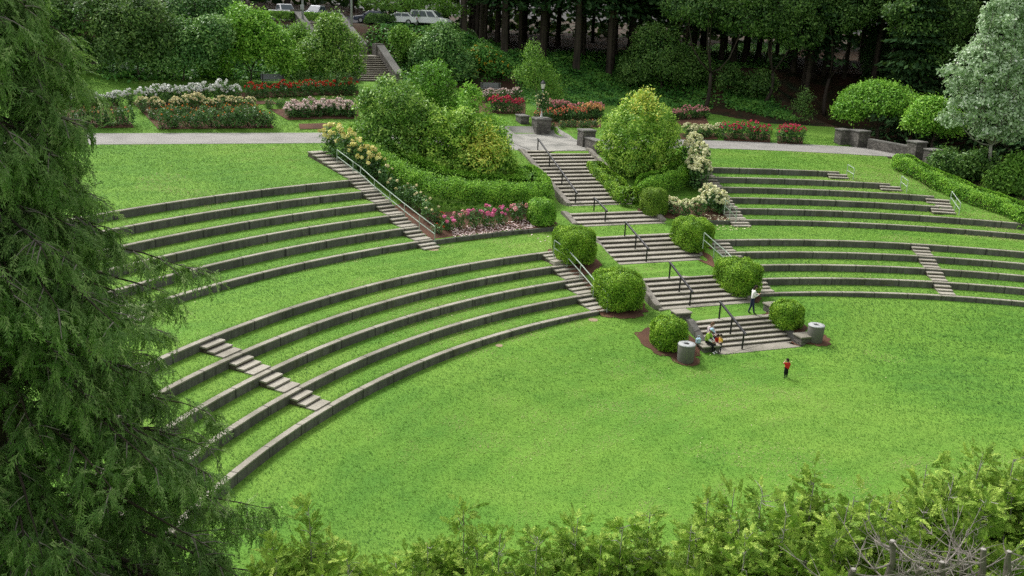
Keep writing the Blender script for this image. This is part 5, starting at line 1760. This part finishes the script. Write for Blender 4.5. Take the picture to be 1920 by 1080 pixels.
# ------------------------------------------------------------------ people
MAT['skin'] = plain('skin', (.50, .32, .24), .55, .3, var=.06)
def cloth(n, c): 
    if n not in MAT: MAT[n] = plain(n, c, .85, .15, var=.12, sc=14)
    return n
cloth('white_cloth', (.70, .68, .68)); cloth('navy_cloth', (.022, .028, .06)); cloth('red_cloth', (.55, .035, .03)); cloth('black_cloth', (.014, .014, .016))
cloth('lime_cloth', (.34, .55, .08)); cloth('yellow_cloth', (.62, .38, .06)); cloth('blue_cloth', (.05, .08, .22)); cloth('pinkwhite_cloth', (.68, .56, .60)); cloth('hair_dark', (.02, .014, .012)); cloth('hair_brown', (.12, .07, .045))
cloth('paleblue_cloth', (.42, .58, .72)); cloth('shirt_blue', (.20, .28, .58)); cloth('shoe_dark', (.02, .02, .022))
STAND = dict(pelvis=(0, 0, .93), waist=(0, .01, 1.08), chest=(0, .01, 1.30), neck=(0, 0, 1.47), head=(0, -.02, 1.60),
             shL=(.17, .01, 1.39), elL=(.24, .03, 1.12), wrL=(.24, -.04, .88), shR=(-.17, .01, 1.39), elR=(-.24, .03, 1.12), wrR=(-.24, -.04, .88),
             hipL=(.09, 0, .90), knL=(.10, -.02, .50), anL=(.11, .02, .09), toL=(.12, -.14, .03), hipR=(-.09, 0, .90), knR=(-.10, -.02, .50), anR=(-.11, .02, .09), toR=(-.12, -.14, .03))
SIT = dict(STAND, pelvis=(0, 0, .10), waist=(0, -.02, .25), chest=(0, -.09, .47), neck=(0, -.15, .63), head=(0, -.21, .76), shL=(.17, -.10, .56), shR=(-.17, -.10, .56),
           elL=(.22, -.22, .33), wrL=(.14, -.40, .22), elR=(-.22, -.22, .33), wrR=(-.14, -.40, .22),
           hipL=(.09, -.04, .09), knL=(.12, -.46, .10), anL=(.12, -.48, -.33), toL=(.13, -.64, -.40), hipR=(-.09, -.04, .09), knR=(-.12, -.46, .10), anR=(-.12, -.48, -.33), toR=(-.13, -.64, -.40))
RAD = dict(pelvis=.135, waist=.118, chest=.135, neck=.056, head=.07, shL=.068, elL=.048, wrL=.030, hipL=.095, knL=.062, anL=.044, toL=.036)
EDG = [('pelvis', 'waist', 'top'), ('waist', 'chest', 'top'), ('chest', 'neck', 'top'), ('neck', 'head', 'skin')]
for S_ in 'LR':
    EDG += [('chest', 'sh' + S_, 'top'), ('sh' + S_, 'el' + S_, 'top'), ('el' + S_, 'wr' + S_, 'sleeve'), ('pelvis', 'hip' + S_, 'low'), ('hip' + S_, 'kn' + S_, 'low'), ('kn' + S_, 'an' + S_, 'low'), ('an' + S_, 'to' + S_, 'shoe')]


def person(label, P, rz, sc, pose, cols, hair='hair_dark', long=False, cap=None, group=None, fat=1.0, headsc=1.0):
    names = list(pose)
    names.remove('pelvis'); names.insert(0, 'pelvis')
    co = [Vector(pose[n]) for n in names]
    hnd = {}
    for S_ in 'LR':
        e, w = Vector(pose['el' + S_]), Vector(pose['wr' + S_])
        d = (w - e).normalized(); names.append('pa' + S_); co.append(w + d * .085); hnd[S_] = (w, d)
    edges = [(names.index(a), names.index(b)) for a, b, _ in EDG] + [(names.index('wr' + S_), names.index('pa' + S_)) for S_ in 'LR']
    reg = [c for _, _, c in EDG] + ['skin', 'skin']
    me = bpy.data.meshes.new('tmp'); me.from_pydata([tuple(c) for c in co], edges, [])
    ob = bpy.data.objects.new('tmp', me); COL.objects.link(ob)
    ob.modifiers.new('skin', 'SKIN'); sb = ob.modifiers.new('sub', 'SUBSURF'); sb.levels = 2; sb.render_levels = 2
    for i, n in enumerate(names):
        k = n[:-1] + 'L' if n[-1] in 'LR' and len(n) == 3 else n
        r = RAD.get(k, .036) * (fat if n in ('pelvis', 'waist', 'chest') or n[:2] in ('sh', 'hi', 'kn', 'el') else 1)
        sv = me.skin_vertices[0].data[i]
        sv.radius = (r, r * .82) if n in ('pelvis', 'waist', 'chest') else (r, r)
        sv.use_root = (i == 0)
    bpy.context.view_layer.update()
    dg = bpy.context.evaluated_depsgraph_get()
    body = bpy.data.meshes.new_from_object(ob.evaluated_get(dg))
    bpy.data.objects.remove(ob)
    bm = bmesh.new(); bm.from_mesh(body)
    slots = ['skin', cols['top'], cols['low'], cols['shoe'], cols.get('sleeve', cols['top'])]
    ri = {'skin': 0, 'top': 1, 'low': 2, 'shoe': 3, 'sleeve': 4}
    A = np.array([co[a] for a, b in edges]); B = np.array([co[b] for a, b in edges])
    for f in bm.faces:
        c = np.array(f.calc_center_median()); ab = B - A
        tt = np.clip(((c - A) * ab).sum(1) / (ab ** 2).sum(1), 0, 1)
        f.material_index = ri[reg[int(np.argmin(np.linalg.norm(A + ab * tt[:, None] - c, axis=1)))]]
        f.smooth = True
    # head with a face, ears; fingers
    hd = Vector(pose['head']); nk = Vector(pose['neck'])
    upv = (hd - nk).normalized()
    fwd = Vector((0, -1, 0)); fwd = (fwd - upv * fwd.dot(upv)).normalized(); sd = upv.cross(fwd)
    Rm = Matrix((sd, fwd, upv)).transposed()
    hc = hd + upv * .055 * headsc
    def ell(c, r, n=10, mi=0):
        s0 = len(bm.verts)
        g_ = bmesh.ops.create_uvsphere(bm, u_segments=n + 4, v_segments=n, radius=1)
        for v in g_['verts']:
            p = Vector((v.co.x * r[0], v.co.y * r[1], v.co.z * r[2]))
            if mi == 0 and r[2] > .08: p.x *= 1 - .22 * max(0, -v.co.z)
            v.co = hc + Rm @ ((Vector(c) + p) * headsc)
        for f in {f for v in g_['verts'] for f in v.link_faces}: f.material_index = mi; f.smooth = True
    ell((0, 0, 0), (.078, .098, .118))
    ell((0, .10, -.015), (.014, .022, .026), 6)
    for sgn in (-1, 1):
        ell((sgn * .080, -.005, -.01), (.012, .024, .032), 6)
        ell((sgn * .032, .088, .015), (.012, .010, .008), 5, 3)
    ell((0, .088, -.06), (.024, .012, .007), 5, 5)
    bm.to_mesh(body); bm.free()
    m = MB()
    for S_, (w, d) in hnd.items():
        q = w + d * .10
        a = d.orthogonal().normalized(); b_ = d.cross(a)
        for k in range(4):
            o_ = b_ * (k - 1.5) * .019; L = (.062, .072, .068, .052)[k]
            m.tube([q + o_, q + o_ + d * L * .5 - a * .006, q + o_ + d * L * .85 - a * .028], [.0095, .009, .007], 6)
        m.tube([w + d * .03 + b_ * .03, w + d * .065 + b_ * .055 - a * .01, w + d * .10 + b_ * .058 - a * .02], [.012, .010, .008], 6)
    fm = bpy.data.meshes.new('tmpf'); fm.from_pydata(m.v, [], m.f)
    bm = bmesh.new(); bm.from_mesh(body); bm.from_mesh(fm); bm.to_mesh(body); bm.free()
    body.name = 'person'
    o = bpy.data.objects.new('person', body); COL.objects.link(o)
    for s_ in slots + ['red_cloth']: body.materials.append(MAT[s_])
    o.location = P; o.rotation_euler = (0, 0, rz); o.scale = (sc, sc, sc)
    h = MB(); n = 14
    for i in range(9):
        th = math.pi * .62 * i / 8
        for k in range(n):
            a = 2 * math.pi * k / n
            x, y, z = math.sin(th) * math.cos(a) * .088, math.sin(th) * math.sin(a) * .108, math.cos(th) * .128
            if y > .045 and z < .05: z = max(z, .045)
            if y < -.02 and i > 5: z -= (.16 if long else .03) * (i - 5) / 3
            h.v.append(tuple(hc + Rm @ (Vector((x, y - .006, z)) * headsc)))
    for i in range(8):
        for k in range(n):
            h.f.append([i * n + k, i * n + (k + 1) % n, (i + 1) * n + (k + 1) % n, (i + 1) * n + k]); h.mi.append(0)
    h.build('hair', MAT[hair], o, True)
    if cap:
        h = MB()
        for i in range(7):
            th = math.pi * .5 * i / 6
            for k in range(n):
                a = 2 * math.pi * k / n
                h.v.append(tuple(hc + Rm @ (Vector((math.sin(th) * math.cos(a) * .097, math.sin(th) * math.sin(a) * .118, math.cos(th) * .125 + .018)) * headsc)))
        for i in range(6):
            for k in range(n):
                h.f.append([i * n + k, i * n + (k + 1) % n, (i + 1) * n + (k + 1) % n, (i + 1) * n + k]); h.mi.append(0)
        h.poly([tuple(hc + Rm @ Vector(p)) for p in ((-.075, .09, .025), (.075, .09, .025), (.06, .20, .005), (-.06, .20, .005), (-.075, .09, .033), (.075, .09, .033), (.06, .20, .013), (-.06, .20, .013))],
               [(0, 1, 2, 3), (4, 5, 6, 7), (0, 1, 5, 4), (1, 2, 6, 5), (2, 3, 7, 6), (3, 0, 4, 7)])
        h.build('cap', MAT[cap], o)
    tag(o, label, 'person', group)
    return o


look = dict(STAND, head=(0, -.06, 1.58), elL=(.22, -.02, 1.13), wrL=(.08, -.26, 1.20), elR=(-.22, -.02, 1.13), wrR=(-.08, -.26, 1.20), anL=(.11, .16, .09), toL=(.12, 0, .03), knL=(.10, .04, .50), anR=(-.11, -.10, .09), toR=(-.12, -.26, .03))
P = at_z(1409, 589, .96)
per = person('person in a white top and dark jeans standing at the top of the lowest flight', P, R_(95), 1.0, look, dict(top='white_cloth', low='navy_cloth', shoe='shoe_dark'), 'hair_dark', True, fat=1.12)
ph = MB().box(-.04, .04, -.43, -.33, 1.205, 1.222).build('handheld_device', MAT['black'])
ph.location = P; ph.rotation_euler = (0, 0, R_(95)); tag(ph, 'small dark device held by the standing person in white', 'device')
red = dict(STAND, head=(0, -.03, 1.60), shL=(.17, .01, 1.40), elL=(.40, -.06, 1.44), wrL=(.22, -.10, 1.62), elR=(-.30, .0, 1.20), wrR=(-.36, -.14, 1.34), anL=(.14, .05, .09), knL=(.13, -.03, .5), toL=(.15, -.12, .03), anR=(-.12, .0, .09))
person('child in red top and black trousers alone on the lawn, hand at the head', G(1473, 709), R_(205), .57, red, dict(top='red_cloth', low='black_cloth', shoe='shoe_dark', sleeve='skin'), 'hair_dark', fat=1.8, headsc=1.5)
FZ = R_(52)
P = np.array([*W(30.15, -4.35), .60])
lean = dict(SIT)
person('person in lime vest, pale blue cap and black trousers sitting on the stone pedestal', P, FZ, 1.0, lean, dict(top='lime_cloth', low='black_cloth', shoe='white_cloth', sleeve='white_cloth'), 'hair_dark', cap='paleblue_cloth', fat=1.15)
person('brown haired person in a pale top sitting on the steps behind the lime vest', np.array([*W(31.35, -3.45), .52]), R_(40), .97, dict(SIT, knL=(.12, -.42, .06), knR=(-.12, -.42, .06)), dict(top='pinkwhite_cloth', low='navy_cloth', shoe='shoe_dark'), 'hair_brown', True, fat=1.1)
person('child in a mustard yellow top between the lime vest and the child in red', np.array([*W(30.05, -3.52), .035]), R_(-60), .58, dict(STAND, wrL=(.1, -.25, 1.0), elL=(.22, -.08, 1.15)), dict(top='yellow_cloth', low='navy_cloth', shoe='shoe_dark', sleeve='skin'), 'hair_dark', fat=1.25, headsc=1.4)
person('child in a red top and dark trousers sitting on the bottom step', np.array([*W(31.0, -3.1), .17]), R_(5), .62, SIT, dict(top='red_cloth', low='blue_cloth', shoe='shoe_dark'), 'hair_dark', fat=1.25, headsc=1.4)
o = MB().box(-.14, .14, -.09, .09, 0, .28).build('tote_bag', MAT['paleblue_cloth'], bevel=.04)
MB().tube([(-.09, 0, .27), (-.07, 0, .42), (.07, 0, .42), (.09, 0, .27)], .012, 5).build('handle', MAT['paleblue_cloth'], o)
o.location = (*W(30.35, -4.72), .585); o.rotation_euler = (0, 0, .4)
tag(o, 'pale blue bag on the pedestal behind the person in the lime vest', 'bag')
P = G(122, 160)
person('person in blue shirt and white trousers in the rose garden behind the drooping conifer', P, R_(150), 1.02, STAND, dict(top='shirt_blue', low='white_cloth', shoe='shoe_dark', sleeve='skin'), 'hair_dark', fat=1.15)
# ------------------------------------------------------------------ car park edge
def on_t(t, u):
    """point on the line t = const seen in photo column u"""
    Y = 100.0
    for _ in range(30):
        x = at_y(u, 45, Y)[0]
        tt = (x - CX) * AX[0] + (Y - CY) * AX[1]
        Y += (t - tt) * 1.0
    return np.array([x, Y, g1(x, Y)])


swept_hedge('clipped_hedge', 'low grassy hedge along the car park edge in front of the two pickups', [on_t(100.2, u) for u in (470, 520, 570, 610, 640)], 1.3, 1.0, 'lf_maple', 25, dens=200, size=.22)
swept_hedge('clipped_hedge', 'low dark hedge along the car park edge in front of the white van', [on_t(100.2, u) for u in (690, 740, 790, 840, 890)], 1.3, 1.15, 'lf_dark', 26, dens=200, size=.22)

# ------------------------------------------------------------------ blades on the mown lawn
def lawn_blades(n, seed):
    g = np.random.default_rng(seed)
    m_ = n * 8
    X, Y = g.uniform(-42, 56, m_), g.uniform(17, 95, m_)
    dep0 = Y * cp + (CAM_H - 2) * sp
    xi0 = X / dep0 * F_PX
    kp = (np.abs(xi0) < 1060) & (g.random(m_) < (30 / dep0) ** .8)
    X, Y = X[kp], Y[kp]
    Zg = gz(X, Y)
    dep = Y * cp - (Zg - CAM_H) * sp
    yi = 540 - F_PX * ((Zg - CAM_H) * cp + Y * sp) / dep
    kp = yi < 1180
    X, Y, k = X[kp], Y[kp], np.sqrt(X[kp] ** 2 + Y[kp] ** 2)
    hit = np.ones(len(X), bool)
    i = g.permutation(len(X))[:n]
    X, Y, k, hit = X[i], Y[i], k[i], hit[i]
    dx, dy = X - CX, Y - CY
    r = np.hypot(dx, dy); a = np.degrees(np.arctan2(dy, dx)) % 360
    t = dx * AX[0] + dy * AX[1]; s = dx * BX[0] + dy * BX[1]
    ok = hit & (Y > 17) & (k < 98)
    for R in LR + UR: ok &= ~((r > R - .03) & (r < R + .27))
    for af, r0, r1 in ((LLa, 36, 42.5), (RLa, 36, 42.5), (SWa, 36, 42.5), (NEa, 36, 42.5), (ULa, 46.4, 62.5), (lambda q: (100.4, 102.0), 46.4, 56), (lambda q: (154.2, 155.7), 46.4, 56)):
        a0, a1 = af(r)
        ok &= ~((r > r0) & (r < r1) & (a > a0) & (a < a1))
    for t0, t1, s0, s1 in ((29.7, 33.4, -4.3, 2.2), (34.7, 38.0, -4.9, 2.2), (40.8, 44.7, -4.9, 2.7), (47.2, 49.6, -4.6, 3.0), (51.4, 62, -3.2, 3.5), (61.5, 72.4, -2.2, 5), (62, 68.1, -90, 12)):
        ok &= ~((t > t0) & (t < t1) & (s > s0) & (s < s1))
    ok &= ~((r > 63.9) & (r < 69.8) & (a < 112))
    ok &= (t < 88) & ~((r > 70) & (s > 33)) & ~((r > 60) & (X > 33))
    for q in NG_Q:
        c = np.zeros(len(X), bool)
        for i in range(4):
            p0, p1 = q[i], q[(i + 1) % 4]
            c ^= ((p0[1] > Y) != (p1[1] > Y)) & (X < (p1[0] - p0[0]) * (Y - p0[1]) / (p1[1] - p0[1] + 1e-12) + p0[0])
        ok &= ~c
    for cx_, cy_, rr in NG_D: ok &= (X - cx_) ** 2 + (Y - cy_) ** 2 > rr * rr
    X, Y, k = X[ok], Y[ok], k[ok]
    n = len(X)
    Z = gz(X, Y)
    def wave(fr, sd):
        w = np.random.default_rng(sd); o = 0
        for i in range(5):
            q = w.normal(size=2); q /= np.linalg.norm(q)
            o = o + np.sin((X * q[0] + Y * q[1]) * fr * w.uniform(.6, 1.6) + w.uniform(0, 6.3)) / 2.2
        return o
    sc = (.022 + .00070 * k)[:, None]
    az = g.uniform(0, 6.28, n); lean = g.uniform(.15, .75, n)
    D = nrm(np.stack([np.cos(az), np.sin(az), lean], 1))
    S = nrm(np.stack([-np.sin(az), np.cos(az), g.normal(0, .3, n)], 1))
    L = sc * g.uniform(.7, 1.35, (n, 1))
    band = np.sin(np.hypot(X - CX, Y - CY) * 3.4 + .6 * wave(.25, 4))
    tn = .43 + .30 * wave(.12, 1) + .15 * wave(.5, 2) + .09 * wave(1.7, 3) + .10 * band + g.normal(0, .065, n) + .06
    streak = np.sin((X * .55 + Y * .83) * 1.9 + 1.4 * wave(.10, 12)) * np.clip(.5 + .8 * wave(.09, 13), 0, 1)
    tn = tn + .10 * streak
    dry = (wave(.42, 7) + .7 * wave(1.3, 8)) > 1.45
    tn = np.where(dry & (g.random(n) < .55), g.uniform(.75, 1, n), np.clip(tn, 0, .9))
    V, Fq = leaf_np(np.stack([X, Y, Z + .018], 1) + D * L * .6, D * L, S * L * .24, .3)
    o = add_mesh('grass', plant_mesh('grass', (V, Fq, tn), MAT['lf_blade']))
    tag(o, 'short mown grass of the lawns', 'grass', None, 'stuff')
    # clover heads and fallen petals
    i = g.choice(n, 420, replace=False)
    Q = np.stack([X[i], Y[i], Z[i] + .06], 1)
    N = nrm(g.normal(size=(420, 3)) * .4 + np.array([0, 0, 1])); T = nrm(np.cross(N, g.normal(size=N.shape))); Sd = np.cross(N, T)
    q = g.uniform(.012, .032, (420, 1))
    o = add_mesh('clover', plant_mesh('clover', (*leaf_np(Q, T * q, Sd * q), g.random(420)), MAT['fl_cream']))
    tag(o, 'scattered clover heads in the lawn', 'clover', None, 'stuff')


lawn_blades(520000, 3)
# ------------------------------------------------------------------ world and sun
world = bpy.data.worlds.new("World")
scene.world = world
world.use_nodes = True
wt = world.node_tree
bg = wt.nodes['Background']
sky = wt.nodes.new('ShaderNodeTexSky')
sky.sky_type = 'NISHITA'
sky.sun_disc = False
SUN_EL, SUN_AZ = R_(52), R_(-48)           # azimuth from +Y towards +X
sky.sun_elevation = SUN_EL
sky.sun_rotation = SUN_AZ
sky.dust_density = 4.0
sky.air_density = 1.0
sky.ozone_density = 1.0
hs = wt.nodes.new('ShaderNodeHueSaturation')
hs.inputs['Saturation'].default_value = .12      # an overcast sky is grey-white
wt.links.new(sky.outputs[0], hs.inputs['Color'])
wt.links.new(hs.outputs[0], bg.inputs[0])
bg.inputs[1].default_value = .15
sl = bpy.data.lights.new('sun', 'SUN')
sl.energy = 1.5
sl.angle = R_(10)
sl.color = (1.0, .96, .90)
so = bpy.data.objects.new('sun', sl)
COL.objects.link(so)
to_sun = Vector((math.sin(SUN_AZ) * math.cos(SUN_EL), math.cos(SUN_AZ) * math.cos(SUN_EL), math.sin(SUN_EL)))
so.rotation_euler = to_sun.to_track_quat('Z', 'Y').to_euler()
so.location = to_sun * 120
vs = scene.view_settings
vs.view_transform = 'Standard'
vs.look = 'None'
vs.exposure = 0.75
vs.gamma = 1.0
vs.use_curve_mapping = False
scene.cycles.use_denoising = False
scene.cycles.max_bounces = 6
scene.cycles.diffuse_bounces = 3
scene.cycles.glossy_bounces = 2
scene.cycles.transmission_bounces = 3
scene.cycles.transparent_max_bounces = 4
